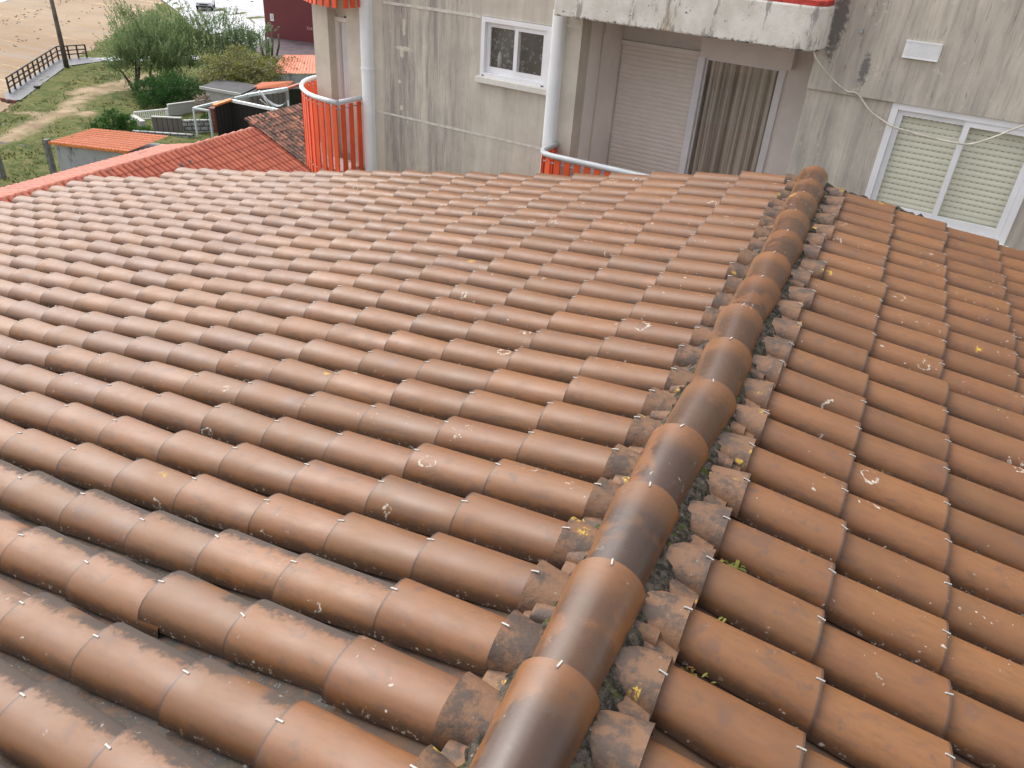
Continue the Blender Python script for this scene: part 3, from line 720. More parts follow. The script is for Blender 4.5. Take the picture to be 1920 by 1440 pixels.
# render seams
b = MB(); r5 = random.Random(2)
def seam(u0, u1, z, h=.022):
    u = u0
    while u < u1:
        l = r5.uniform(.1, .3); bx(b, u, min(u + l, u1), 0, r5.uniform(.004, .008), z - h / 2 + r5.uniform(-.003, .003), z + h / 2 + r5.uniform(-.003, .004)); u += l
seam(-6.72, -5.08, -1.265, .034); b.build("render_seam", M['groove'], apt, True); b = MB(); seam(-6.9, -3.98, -2.76, .026)
b.build("render_seam", M['groove'], apt, True)
b = MB(); bx(b, -3.88, -3.6, 0, .012, -1.235, -1.205); b.build("render_seam", M['groove'], apt, True)
# loggia
b = MB()
bx(b, -3.75, -3.6, -1.4, -.25, -3.62, -1.07)                                   # left cheek
bx(b, -3.6, -2.42, -1.4, -1.25, -3.62, -1.07); bx(b, -2.42, -1.44, -1.4, -1.25, -1.54, -1.07); bx(b, -1.44, -.82, -1.4, -1.25, -3.62, -1.07)
b.build("loggia_wall", M['loggia'], apt, True)
b = MB(); bx(b, -3.600, -3.588, -.60, -.57, -3.62, -1.32); bx(b, -3.600, -3.574, -.605, -.565, -1.32, -1.1); b.build("cable_duct", M['clean'], apt, True)
b = MB(); bx(b, -3.75, -.82, -1.4, .44, -3.78, -3.62); b.build("balcony_floor", M['floor'], apt, True)
b = MB(); bx(b, -2.44, -1.28, -1.25, -1.06, -1.49, -1.08); b.build("shutter_box", M['loggia'], apt, True)
b = MB(); bx(b, -3.62 + .03, -2.47, -1.25, -1.19, -1.50, -1.45); bx(b, -3.59, -2.47, -1.25, -1.165, -1.465, -1.445); b.build("shutter_head", M['loggia'], apt, True)
# roller shutter: bowed slats
b = MB(); z = -1.50; P = []
while z > -3.6:
    for t, dd in ((0, 0), (.18, .010), (.5, .016), (.82, .010), (.97, 0)): P.append((z - t * .06, dd))
    z -= .06
V = []
for zz, dd in P: V += [L(-3.575, -1.235 + dd, zz), L(-2.49, -1.235 + dd, zz)]
b.add(V, [(2 * i, 2 * i + 2, 2 * i + 3, 2 * i + 1) for i in range(len(P) - 1)], False); b.build("roller_shutter", M['shut_pink'], apt, True)
# door with the curtain
b = MB()
bx(b, -2.49, -2.40, -1.25, -1.17, -3.62, -1.50); bx(b, -2.40, -1.46, -1.25, -1.235, -1.53, -1.49); bx(b, -1.455, -1.37, -1.25, -1.215, -3.62, -1.50); bx(b, -2.395, -2.375, -1.27, -1.235, -3.62, -1.53)
dfr = b.build("balcony_door", M['white'], apt, True)
b = MB(); b.add([L(-2.40, -1.258, -3.6), L(-1.455, -1.258, -3.6), L(-1.455, -1.258, -1.53), L(-2.40, -1.258, -1.53)], [(0, 1, 2, 3)]); b.build("pane", M['glass'], dfr, True)
b = MB(); V = []; NU = 150; r6 = random.Random(4); ph = [r6.uniform(0, 6) for _ in range(4)]
for i in range(NU + 1):
    u = -2.47 + 1.03 * i / NU
    for zz in np.linspace(-3.62, -1.54, 7):
        t = (zz + 3.62) / 2.08; wv = math.sin(u * 62 + ph[0] + .8 * math.sin(u * 9)) * .022 + math.sin(u * 27 + ph[1]) * .02 * (1.2 - t * .6) + math.sin(u * 110 + t * 2) * .005
        V.append(L(u, -1.315 + wv, zz))
b.add(V, [(i * 7 + j, i * 7 + 7 + j, i * 7 + 8 + j, i * 7 + 1 + j) for i in range(NU) for j in range(6)], True); b.build("curtain", M['curtain'], dfr, True)
b = MB(); bx(b, -2.42, -1.44, -1.52, -1.5, -3.62, -1.54); b.build("dark_backing", M['dark'], dfr, True)
# slab and parapet over the loggia, rounded at its right end
def rounded(u0, u1, dp, rad, nseg=8, left=False):
    p = [(u0, 0)]
    p += [(u0, dp)] if not left else []
    for i in range(nseg + 1): a = math.pi / 2 * (1 - i / nseg); p.append((u1 - rad + rad * math.cos(a), dp - rad + rad * math.sin(a)))
    p += [(u1, 0)]
    return p
def pr(mb, poly, z0, z1): mb.prism([(u, -d) for u, d in poly], z0 - GZ, z1 - GZ)
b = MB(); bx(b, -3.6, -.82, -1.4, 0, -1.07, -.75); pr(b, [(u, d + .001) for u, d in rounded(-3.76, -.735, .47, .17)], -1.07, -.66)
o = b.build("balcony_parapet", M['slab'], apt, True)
bm_mod = o.modifiers.new("bevel", 'BEVEL'); bm_mod.width = .018; bm_mod.segments = 2; bm_mod.limit_method = 'ANGLE'
b = MB(); pr(b, rounded(-3.70, -.76, .445, .15), -.658, -.615); b.build("coping", M['redcap'], o, True)
# windows
def window(u0, u1, z0, z1, um, fr=.06, dpt=.03):
    b = MB()
    bx(b, u0, u1, -.10, dpt, z1 - fr, z1); bx(b, u0, u0 + fr, -.10, dpt, z0, z1 - fr); bx(b, u1 - fr, u1, -.10, dpt, z0, z1 - fr); bx(b, u0 + fr, u1 - fr, -.10, dpt, z0, z0 + fr)
    o = b.build("window", M['white'], apt, True)
    for i, (a, c, dd) in enumerate(((u0 + fr + .002, um + .03, -.025), (um - .03, u1 - fr - .002, .008))):
        s = MB(); w_ = .055
        a0, a1 = z0 + fr + .002, z1 - fr - .002
        bx(s, a, c, dd - .03, dd, a1 - w_, a1); bx(s, a, c, dd - .03, dd, a0, a0 + w_ + .02); bx(s, a, a + w_, dd - .03, dd, a0 + w_ + .02, a1 - w_); bx(s, c - w_, c, dd - .03, dd, a0 + w_ + .02, a1 - w_)
        so_ = s.build("sash", M['white'], o, True)
        g = MB(); bx(g, a + w_, c - w_, dd - .017, dd - .013, a0 + w_ + .02, a1 - w_); g.build("pane", M['glass'], o, True)
    return o
w1 = window(-5.05, -4.01, -1.985, -1.255, -4.52, .055)
w1['label'] = "small sliding window with a dark swirl-patterned curtain"
b = MB(); bx(b, -4.99, -4.05, -.13, -.12, -1.95, -1.29); b.build("swirl_curtain", M['swirl'], w1, True)
b = MB(); bx(b, -5.10, -3.97, -.02, .075, -2.055, -1.987); bx(b, -5.05, -4.01, .0, .03, -1.987, -1.980); sl = b.build("sill", M['sill'], w1, True)
b = MB(); bx(b, -5.02, -4.98, .0305, .034, -2.0 + .03, -1.987 + .03); b.build("weep_slot", M['dark'], w1, True); b = MB(); bx(b, -4.10, -4.06, .0305, .034, -1.97, -1.957); b.build("weep_slot", M['dark'], w1, True)
b = MB(); b.tube([L(-4.83, -.108, -1.9), L(-4.83, -.108, -1.72), L(-4.83, -.108, -1.66)], [.03, .03, .01], 10); b.build("bottle_inside", M['shed_wall'], w1, True)
w2 = window(.06, 1.5, -2.655, -1.47, .79, .065, .02)
w2['label'] = "wide sliding window with cream roller blinds drawn down"
b = MB(); P = []; z = -1.50
while z > -2.64:
    P += [(z, 0), (z - .012, .004), (z - .03, .008), (z - .046, .004)]; z -= .0575
V = []
for zz, dd in P: V += [L(.1, -.085 + dd, zz), L(1.47, -.085 + dd, zz)]
b.add(V, [(2 * i, 2 * i + 2, 2 * i + 3, 2 * i + 1) for i in range(len(P) - 1)], False); b.build("roller_blind", M['shut_cream'], w2, True)
b = MB(); bx(b, .03, 1.55, -.02, .085, -2.76, -2.658); b.build("sill", M['sill'], w2, True)
# left recess door
b = MB(); bx(b, -7.79, -7.735, -.25, -.15, -3.6, -1.58); bx(b, -7.735, -7.42, -.25, -.15, -1.64, -1.58); bx(b, -7.47, -7.42, -.25, -.17, -3.6, -1.64)
ld = b.build("balcony_door", M['loggia'], apt, True)
b = MB(); bx(b, -7.735, -7.47, -.24, -.235, -3.6, -1.64); b.build("pane", M['dark'], ld, True)
b = MB(); V = []; NU = 40
for i in range(NU + 1):
    u = -7.725 + .155 * i / NU
    for zz in (-3.6, -1.65): V.append(L(u, -.222 + .010 * math.sin(u * 95), zz))
b.add(V, [(2 * i, 2 * i + 2, 2 * i + 3, 2 * i + 1) for i in range(NU)], True); b.build("curtain", M['white'], ld, True)
b = MB(); bx(b, -7.62, -7.58, -.19, -.165, -1.60, -1.56); b.build("latch", M['dark'], ld, True)
b = MB(); bx(b, -8.5, -7.18, -1, .5, -3.78, -3.6)
# balconies
def path_len(P): return [0] + list(np.cumsum([(P[i + 1] - P[i]).length for i in range(len(P) - 1)]))
def along(P, d):
    acc = path_len(P)
    for i in range(len(P) - 1):
        if acc[i] <= d <= acc[i + 1]:
            t = (d - acc[i]) / max(1e-6, acc[i + 1] - acc[i]); return P[i].lerp(P[i + 1], t), (P[i + 1] - P[i]).normalized()
    return P[-1], (P[-1] - P[-2]).normalized()
def railing(pts, ztop, zbot, label, step=.134, wid=.082, rail=True):
    segs = [[L(u, d, ztop) for u, d in sg] for sg in pts]
    top = MB()
    if rail:
        for sg in segs: top.tube(sg, .034, 10)
    o = top.build("balcony_railing", M['rail'], apt, True); o['label'] = label
    for sg in segs:
        ln = path_len(sg)[-1]; n = max(1, int(ln / step)); 
        for i in range(n):
            p, d = along(sg, (i + .5) * ln / n); d.z = 0; nrm = Vector((d.y, -d.x, 0))
            s = MB(); a = p - d * wid / 2; c = p + d * wid / 2; th = nrm * .012
            z1 = ztop - .045 - GZ; z0 = zbot - GZ
            qv = [a - th, c - th, c + th, a + th]
            s.add([(v.x, v.y, z0) for v in qv] + [(v.x, v.y, z1) for v in qv], [(3, 2, 1, 0), (4, 5, 6, 7), (0, 1, 5, 4), (1, 2, 6, 5), (2, 3, 7, 6), (3, 0, 4, 7)])
            s.build("slat", M['orange'], o, True)
    # thin rails holding the slats
    for sg in segs:
        for zz in ((ztop - .09), zbot + .12):
            s = MB(); s.tube([Vector((p.x, p.y, zz - GZ)) for p in sg], .010, 6); s.build("fixing_rail", M['steel'], o, True)
    return o
curve = [(-7.14, .565), (-7.36, .56), (-7.62, .53), (-7.84, .45), (-8.02, .345), (-8.2, .22), (-8.36, .06), (-8.48, -.1), (-8.57, -.28), (-8.61, -.45), (-8.6, -.6), (-8.53, -.74), (-8.4, -.85), (-8.1, -.95)]
LFL = [(-7.18, 0), (-7.18, .50)] + [(u * 1 + .04, d - .05) for u, d in curve[1:-1]] + [(-8.09, -.9), (-8.09, 0)]
railing([[(-7.14, .03), (-7.14, .545)], curve], -2.60, -3.78, "curved orange railing wrapping the corner of the block")
b = MB(); pr(b, LFL, -3.76, -3.62); b.build("balcony_floor", M['floor'], apt, True)
railing([[(-7.06, .03), (-7.06, .46)], [(u * .93 - .47, d * .93 - .04) for u, d in curve]], -.25, -1.365, "orange slats hanging from the balcony above the corner")
b = MB(); pr(b, [(u * .96 - .28, d * .88) for u, d in LFL], -1.20, -1.06); b.build("balcony_floor", M['slab'], apt, True)
rp = [[(-3.79, 0), (-3.79, .30), (-3.78, .40), (-3.74, .475), (-3.68, .52), (-3.58, .545), (-3.06, .53), (-2.34, .51), (-1.5, .50), (-.95, .49), (-.86, .46), (-.80, .40), (-.77, .3), (-.77, 0)]]
railing(rp, -2.65, -3.78, "low orange railing in front of the recessed loggia")
railing([[(-3.70, .02), (-3.70, .36), (-3.66, .42), (-2.34, .42), (-.95, .42), (-.82, .36), (-.79, .2), (-.79, .02)]], .3, -.60, "red-orange railing on the parapet above the loggia")
# drainpipes
for u0, u1, zb, dd in ((-7.10, -6.92, GZ, .12), (-3.985, -3.82, GZ, .12)):
    b = MB(); p = []
    for i in range(10): a = math.pi * i / 9; p.append(((u0 + u1) / 2 - (u1 - u0) / 2 * math.cos(a), .02 + (dd - .02) * math.sin(a) ** .5))
    p = [(u0, 0.0)] + p + [(u1, 0.0)]
    pr(b, p, zb, -1.055 if u0 > -5 else TOP)
    o = b.build("drainpipe", M['pipe'], apt, True); o['label'] = "white drainpipe beside the loggia" if u0 > -5 else "white drainpipe at the corner balcony"
    b = MB(); pc = [(u + (.006 if u > (u0 + u1) / 2 else -.006), d + .008 if d > 0 else 0) for u, d in p]
    pr(b, pc, -2.19, -2.16) if u0 < -5 else pr(b, pc, -3.2, -3.17); b.build("pipe_collar", M['pipe'], o, True)
b = MB()
for i in range(9): bx(b, .025, .325, .046, .072, -1.035 + i * .0155, -1.035 + i * .0155 + .0105)
bx(b, .01, .34, .045, .066, -1.045, -.885); bx(b, .01, .34, .066, .075, -.898, -.885); bx(b, .01, .34, .066, .075, -1.045, -1.035)
b.build("vent_grille", M['vent'], apt, True)
b = MB(); b.tube([L(-.43, .045, -.86), L(-.43, .075, -.86)], .018, 10); b.tube([L(-.43, .075, -.86), L(-.43, .078, -.885)], .008, 6); b.build("wall_plug", M['steel'], apt, True)
# loose cable: a thing of its own
def spline(P, n=8):
    P = [Vector(p) for p in P]; out_ = []
    for i in range(len(P) - 1):
        p0, p1, p2, p3 = P[max(i - 1, 0)], P[i], P[i + 1], P[min(i + 2, len(P) - 1)]
        for k in range(n):
            t = k / n; out_.append(.5 * ((2 * p1) + (p2 - p0) * t + (2 * p0 - 5 * p1 + 4 * p2 - p3) * t * t + (3 * p1 - p0 - 3 * p2 + p3) * t ** 3))
    return out_ + [P[-1]]
cR = Matrix.Rotation(AZ, 4, 'Z')
def W(u, d, z): return cR @ Vector((u, -d, 0)) + Vector((BL[0], BL[1], z))
b = MB(); b.tube(spline([W(-.78, .36, -1.0), W(-.765, .33, -1.11), W(-.6, .22, -1.29), W(-.42, .07, -1.43), W(-.30, .06, -1.445), W(-.13, .05, -1.59), W(.04, .05, -1.67), W(.15, .07, -1.70), W(.45, .07, -1.735), W(.73, .075, -1.745), W(.87, .09, -1.73), W(1.01, .12, -1.65), W(1.25, .16, -1.47), W(1.7, .2, -1.15)]), .0095, 6)
tag(b.build("cable", M['cable']), "thin cream cable sagging across the wall and the wide shuttered window", "cable")

# ------------------------------------------------------------------ far background
def hgt(m_): return m_ * K
# long annex with an orange tiled roof, ridge parallel to the big roof
def tile_sheet(mb, origin, along_v, down_v, n_al, n_dn, pitch, course, amp, up, rr):
    """pantile field: corrugated across, stepped down the slope"""
    NA = 6; PT = (0, .09, .27, .5, .73, .91, 1)
    for c in range(n_dn):
        for r_ in range(n_al):
            mb.tint = (rr.random(), rr.random(), 0, 1); V = []
            for e in (0, 1):
                for j in range(NA + 1):
                    t = PT[j]; hh = amp * (0, .62, .93, 1, .93, .62, 0)[j] + (.012 if e else 0.0)
                    V.append(origin + along_v * (r_ + t) * pitch + down_v * (c + e * 1.06) * course + up * hh)
            mb.add(V, [(j, j + 1, NA + 2 + j, NA + 1 + j) for j in range(NA)], True)
LX, LZ = -19., -6.99; LS = R(25)
an = thing("long_annex", "long low annex with an orange ribbed tile roof beyond the eave", "house", (LX, 15, GZ))
rr = random.Random(21); dn = Vector((math.cos(LS), 0, -math.sin(LS))); up = Vector((math.sin(LS), 0, math.cos(LS)))
b = MB(); tile_sheet(b, Vector((LX, 4.0, LZ)), Vector((0, 1, 0)), dn, 86, 16, .192, .36, .085, up, rr); o = b.build("roof", M['long_roof'], an)
b = MB(); i = 0; y = 3.9
while y < 20.4:
    b.tint = (rr.random(), rr.random(), 0, 1)
    V = []; 
    for yy, rd in ((y, .095), (y + .40, .13)):
        for j in range(9): a = math.pi * j / 8; V.append((LX - rd * math.cos(a), yy, LZ - .02 + (.07 + (rd - .095) * 1.2) * math.sin(a)))
    b.add(V, [(j, j + 9, j + 10, j + 1) for j in range(8)], True); y += .38
b.build("ridge_cap", M['pink_roof'], o)
LS2 = R(11.5); dn2 = Vector((-math.cos(LS2), 0, -math.sin(LS2))); up2 = Vector((-math.sin(LS2), 0, math.cos(LS2)))
b = MB(); tile_sheet(b, Vector((LX - .1, 17.9, LZ)), Vector((0, -1, 0)), dn2, 68, 4, .2, .36, .03, up2, rr); b.build("back_slope", M['pink_roof'], an)
b = MB(); b.box(-20.6, -13.9, 4.2, 20.2, GZ, -9.25); b.add([(-20.6, 20.2, -9.25), (-13.9, 20.2, -9.25), (LX, 20.2, LZ - .06), (-20.6, 20.2, LZ - .55)], [(0, 1, 2, 3)]); b.build("wall", M['housewall'], an)
# older sooty roof adjoining it, a step higher
od = thing("old_annex", "small annex with a sooty dark brown tiled roof beside the curved balcony", "house", (LX, 23, GZ))
b = MB(); tile_sheet(b, Vector((LX - .35, 20.45, LZ + .26)), Vector((0, 1, 0)), dn, 34, 17, .19, .34, .075, up, rr); o = b.build("roof", M['old_roof'], od)
b = MB(); b.bar(Vector((LX - .35, 20.42, LZ + .28)), Vector((LX - .35, 20.42, LZ + .28)) + dn * 5.6, .09, .07); b.build("verge_tiles", M['old_roof'], o)
b = MB(); b.box(-20.6, -14, 20.6, 26.6, GZ, -9.25); b.add([(LX - .35, 20.55, LZ + .2), Vector((LX - .35, 20.55, LZ + .2)) + dn * 5.5, (-14.3, 20.55, -9.6), (LX - .35, 20.55, -9.6)], [(0, 1, 2, 3)]); b.build("wall", M['dtim'], od)

# shed with the bright orange mono-pitch roof
sh = thing("garden_shed", "garden shed with bright orange tiled roof and patchy white wall", "shed", q(-28.6, 22, -11))
FL, FR, BLc, BR, NT_ = Vector(q(-30.40, 20.75, -9.45)), Vector(q(-26.75, 21.45, -9.38)), Vector(q(-30.66, 23.15, -9.4)), Vector(q(-27.38, 24.26, -9.40)), Vector(q(-27.31, 23.08, -9.4))
FLr, FRr, BLr, BRr = Vector(q(-30.2, 20.66, -9.4)), Vector(q(-26.70, 21.5, -9.36)), Vector(q(-29.7, 22.42, -9.12)), Vector(q(-26.55, 23.5, -9.12))
b = MB(); ux = (FRr - FLr); uy = (BLr - FLr); nr = 22; nc = 9
for i in range(nr):
    for c in range(nc):
        b.tint = (rr.random(), rr.random(), 0, 1); V = []
        for e in (1, 0):
            for j in range(5):
                t = (i + j / 4) / nr; s_ = (c + e * 1.04) / nc
                p = FLr.lerp(FRr, t).lerp(BLr.lerp(BRr, t), min(1, s_)); V.append(p + Vector((0, 0, .035 * math.sin(math.pi * j / 4) + (0 if e else .02))))
        b.add(V, [(j, j + 1, 6 + j, 5 + j) for j in range(4)], True)
o = b.build("roof", M['shed_roof'], sh)
b = MB(); b.bar(FLr - Vector((0, 0, .03)), FRr - Vector((0, 0, .03)), .05, .12); b.build("fascia", M['fascia'], o)
b = MB()
wl = [(-30.15, 20.85), (-26.75, 21.62), (-26.75, 23.4), (-29.6, 22.4)]
b.prism([(x * K, y * K) for x, y in wl], GZ, -9.46 * K); b.build("wall", M['shed_wall'], sh)
b = MB(); b.bar(q(-30.52, 20.78, -11), q(-30.52, 20.78, -9.42), .22, .22, (1, 0, 0)); b.bar(q(-30.5, 20.8, -9.42), q(-30.5, 20.8, -9.36), .26, .26, (1, 0, 0)); tag(b.build("corner_post", M['concpost'], sh))
b = MB(); b.bar(q(-31.85, 19.45, -11.0), q(-31.95, 19.5, -9.75), .24, .24, (1, 0, 0)); b.add([], [])
tag(b.build("fence_post", M['concpost']), "lone square concrete post standing in the grass left of the shed", "post")

# boardwalk with its dark timber railing
bw = thing("boardwalk", "grey boardwalk ramp with dark timber railing, leading from beach to path", "boardwalk", q(-47, 33, -11))
b = MB(); b.prism([(x * K, y * K) for x, y in [(-44.75, 28.75), (-51.15, 37.1), (-50.5, 38.95), (-48.75, 39.1), (-48.9, 36.0), (-42.8, 28.3), (-43.3, 27.8)]], GZ, GZ + .20); b.build("deck", M['decking'], bw)
b = MB(); b.bar(q(-43.9, 27.9, -10.96), q(-42.7, 28.0, -10.96), .08, .35); b.build("toe_board", simple("rusty_board", (.16, .05, .03), .8), bw)
rl = MB(); posts = []
A0, A1, A2 = Vector(q(-44.62, 29.0, -11)), Vector(q(-51.0, 37.1, -11)), Vector(q(-50.45, 38.85, -11))
hr = .80 * K
for P0, P1 in ((A0, A1), (A1, A2)):
    for hz in (hr, hr * .66, hr * .34): rl.bar(P0 + Vector((0, 0, hz + .2)), P1 + Vector((0, 0, hz + .2)), .07, .075)
ro = rl.build("railing", M['dtim'], bw)
for P0, P1, ts in ((A0, A1, [0, .095, .19, .285, .38, .475, .57, .665, .76, .865, 1]), (A1, A2, [.38, .7, 1])):
    for t in ts:
        p = P0.lerp(P1, t); b = MB(); b.bar(p, p + Vector((0, 0, hr + .24)), .09, .09, (1, 0, 0)); b.build("post", M['dtim'], ro)
b = MB(); b.bar(q(-44.75, 30.75, -11), q(-44.75, 30.75, -10.72), .26, .26, (1, 0, 0)); b.bar(q(-44.75, 30.75, -10.97), q(-43.9, 29.4, -10.97), .10, .10); b.build("kerb_stub", M['dtim'], bw)
# pole
b = MB(); b.tube([q(-48.73, 35.88, -11.05), q(-48.73, 35.88, -8.5), q(-48.74, 35.87, -4.0)], [.19, .155, .11], 12)
tag(b.build("utility_pole", M['pole']), "tall weathered wooden pole rising beside the boardwalk corner", "pole")
# logs
b = MB(); b.tube([q(-37.6, 22.35, -10.93), q(-35.1, 22.95, -10.93), q(-34.75, 23.05, -10.93)], [.11, .09, .07], 8); tag(b.build("fallen_log", M['pole']), "long dark brown log lying on the grass left of the shed", "log")
b = MB(); b.tube([q(-37.2, 22.6, -10.93), q(-34.95, 23.15, -10.93)], [.06, .05], 8); tag(b.build("fallen_log", M['pole']), "thinner log lying close behind the long dark brown one", "log")
b = MB(); b.tube([q(-38.7, 23.9, -10.95), q(-39.55, 25.2, -10.95)], [.07, .05], 8); tag(b.build("driftwood", M['concpost']), "short pale grey driftwood pole at the left edge of the grass", "log")

# trees and shrubs
def leaf(b, p, d, ln, wd, rr_):
    n_ = Vector((rr_.gauss(0, 1), rr_.gauss(0, 1), rr_.gauss(0, 1))); sd_ = d.cross(n_)
    if sd_.length < 1e-4: return
    sd_.normalize(); b.add([p, p + d * ln * .5 + sd_ * wd / 2, p + d * ln, p + d * ln * .5 - sd_ * wd / 2], [(0, 1, 2, 3)])
def shoot_tree(name, base, blobs, trunks, mat, label, nsh, seed, up=1.0, leafl=.16, per=16, sh_len=(.7, 1.5)):
    """upright whippy tree: limbs to the crown's clumps, shoots from the clumps, leaves along the shoots"""
    rr_ = random.Random(seed); t = thing(name, label, "tree", q(*base), 0, "trees behind the lawn")
    tk = MB()
    for tb, tips in trunks:
        B0 = Vector(q(*tb))
        for tip in tips:
            T_ = Vector(q(*tip)); mid = B0.lerp(T_, .45) + Vector((rr_.gauss(0, .12), rr_.gauss(0, .12), 0))
            tk.tube([B0 - Vector((0, 0, .1)), mid, T_], [.11, .08, .025], 7)
            for _ in range(5):
                s0_ = mid.lerp(T_, rr_.random()); tk.tube([s0_, s0_ + Vector((rr_.gauss(0, .7), rr_.gauss(0, .7), rr_.uniform(.2, .9)))], [.03, .008], 5)
    tk.build("trunk", M['bark'], t)
    b = MB(); tot = sum(r_ * r_ for _, r_, _ in blobs)
    for c, r_, hz in blobs:
        C0 = Vector(q(*c)); n_ = int(nsh * r_ * r_ / tot)
        clump = [(Vector((rr_.gauss(0, .5), rr_.gauss(0, .5), rr_.gauss(0, .45))) * r_ * K, rr_.random()) for _ in range(9)]
        for _ in range(n_):
            co, br = rr_.choice(clump)
            p = C0 + co + Vector((rr_.gauss(0, .3) * r_ * K, rr_.gauss(0, .3) * r_ * K, rr_.gauss(0, .22) * hz * K))
            d0 = p - C0; d = (Vector((d0.x, d0.y, 0)) * .35 / max(r_, .1) + Vector((rr_.gauss(0, .25), rr_.gauss(0, .25), up))).normalized()
            ln = rr_.uniform(*sh_len); out_t = min(1, max(0, .5 + d0.z / (2 * hz * K)))
            b.tint = (min(1, max(0, br * .45 + .35 * rr_.random() + .25 * out_t)), rr_.random() * .4 + .6 * rr_.random() * out_t, 0, 1)
            for i in range(per):
                f = (i + rr_.random()) / per; pp = p + d * ln * f
                dd = (d * .8 + Vector((rr_.gauss(0, .5), rr_.gauss(0, .5), rr_.gauss(0, .3)))).normalized()
                leaf(b, pp, dd, leafl * (1.1 - .4 * f) * rr_.uniform(.7, 1.2), leafl * .36, rr_)
    b.build("crown", mat, t); return t
shoot_tree("shoot_tree", (-41.2, 35, -11),
           [((-40.7, 33.7, -8.9), .8, .6), ((-40.9, 34.6, -8.70), 1.1, .8), ((-41.2, 35.6, -8.40), 1.2, .9), ((-41.2, 36.7, -8.30), 1.2, .9), ((-41.6, 37.8, -8.40), 1.2, .9), ((-40.2, 35.4, -9.0), 1.0, .6), ((-40.9, 33.5, -9.4), .6, .5), ((-41.6, 38.9, -8.60), 1.1, .8), ((-40.2, 34.3, -9.5), .8, .45), ((-40.6, 36.7, -9.0), 1.1, .7), ((-41.0, 38.0, -9.1), 1.1, .7), ((-39.8, 36.1, -9.6), .8, .4), ((-40.4, 37.8, -9.8), .9, .4)],
           [((-40.58, 34.03, -11), [(-41.3, 33.6, -9.4), (-40.6, 34.5, -8.9), (-41.0, 35.2, -8.8)]), ((-43.0, 37.3, -11), [(-41.6, 36.6, -8.8), (-42, 37.6, -8.7)]), ((-43.3, 39.0, -11), [(-42, 38.6, -8.7)])],
           M['leaf_t'], "large green shrubby tree with upright feathery shoots, left of the silvery one", 2100, 31, sh_len=(.5, 1.2), leafl=.18)
shoot_tree("shoot_tree", (-39.7, 41, -11),
           [((-40.6, 40.4, -8.20), 1.0, .8), ((-39.8, 40.6, -8.10), 1.1, .9), ((-39.0, 41.3, -8.50), 1.0, .8), ((-38.4, 41.9, -8.8), .9, .6), ((-40.4, 40.2, -9.10), 1.0, .7), ((-39.5, 41.0, -9.0), 1.0, .6), ((-37.8, 42.3, -9.3), .7, .45), ((-38.7, 41.6, -9.4), .9, .45), ((-40.2, 40.2, -9.7), .9, .4)],
           [((-39.9, 41.0, -11), [(-39.7, 40.6, -8.4), (-38.9, 41.5, -8.8), (-40.4, 40.4, -8.9)])],
           M['leaf_w'], "airy tree with pale silvery leaf tips in front of the white lot", 680, 32, sh_len=(.4, 1.0), leafl=.19, per=14)
def bush(name, blobs, mat, label, n_, seed, cat="bush", leafl=.13, group=None, droop=0):
    rr_ = random.Random(seed); c0 = blobs[0][0]
    t = thing(name, label, cat, q(c0[0], c0[1], -11), 0, group)
    tk = MB(); tk.tube([q(c0[0], c0[1], -11.02), q(c0[0], c0[1], (c0[2] - 11) / 2), q(*c0)], [.07, .05, .02], 6)
    for c, r_ in blobs[1:]: tk.tube([q(c0[0], c0[1], -10.95), q(*c)], [.04, .012], 5)
    tk.build("stem", M['bark'], t)
    b = MB(); vol = sum(r_[0] * r_[1] for c, r_ in blobs)
    for c, r_ in blobs:
        C0 = Vector(q(*c)); nn = int(n_ * r_[0] * r_[1] / vol)
        sub = []
        for _ in range(26):
            dv = Vector((rr_.gauss(0, 1), rr_.gauss(0, 1), rr_.gauss(0, 1))).normalized(); sub.append((dv, rr_.uniform(.72, 1.05), rr_.random()))
        for _ in range(nn):
            dv, k_, br = rr_.choice(sub); jit = Vector((rr_.gauss(0, .17), rr_.gauss(0, .17), rr_.gauss(0, .17)))
            pv = dv * k_ * rr_.uniform(.75, 1.04) + jit
            p = C0 + Vector((pv.x * r_[0], pv.y * r_[0], pv.z * r_[1])) * K
            if p.z < GZ + .03: p.z = GZ + .03 + rr_.random() * .1
            d = (dv + Vector((rr_.gauss(0, .6), rr_.gauss(0, .6), rr_.gauss(.15, .6) - droop))).normalized()
            b.tint = (min(1, br * .6 + rr_.random() * .45), rr_.random(), 0, 1); leaf(b, p, d, leafl * rr_.uniform(.7, 1.3), leafl * .5, rr_)
    b.build("foliage", mat, t); return t
bush("hedge", [((-36.9, 32.9, -10.2), (1.0, .85)), ((-37.8, 32.2, -10.3), (.95, .75)), ((-36.0, 33.4, -10.2), (.95, .8)), ((-35.5, 33.9, -10.4), (.8, .6)), ((-36.3, 32.3, -10.45), (.9, .6)), ((-37.2, 33.6, -10.0), (.9, .7)), ((-38.2, 33.2, -10.4), (.8, .6))], M['leaf_h'], "dense dark green hedge behind the white garden wall", 13000, 41, "hedge", .12)
bush("round_bush", [((-34.85, 27.5, -10.55), (.68, .5)), ((-34.4, 27.9, -10.65), (.45, .36)), ((-35.2, 27.1, -10.7), (.42, .32))], M['leaf_b'], "round bright green bush standing on the lawn behind the shed", 5000, 42, leafl=.11)
bush("low_bush", [((-33.6, 27.75, -10.85), (.30, .18)), ((-33.2, 28.0, -10.85), (.26, .18))], M['leaf_b'], "low trailing green bush against the garden fence beside the round bush", 1200, 43, leafl=.10)
bush("small_shrub", [((-37.0, 31.4, -10.55), (.32, .45))], M['leaf_b'], "small light green cone-shaped shrub at the left foot of the hedge", 900, 44, leafl=.10)
bush("small_shrub", [((-31.6, 30.6, -10.45), (.28, .26))], M['leaf_h'], "small round dark shrub inside the white pipe frame", 700, 45, leafl=.09)
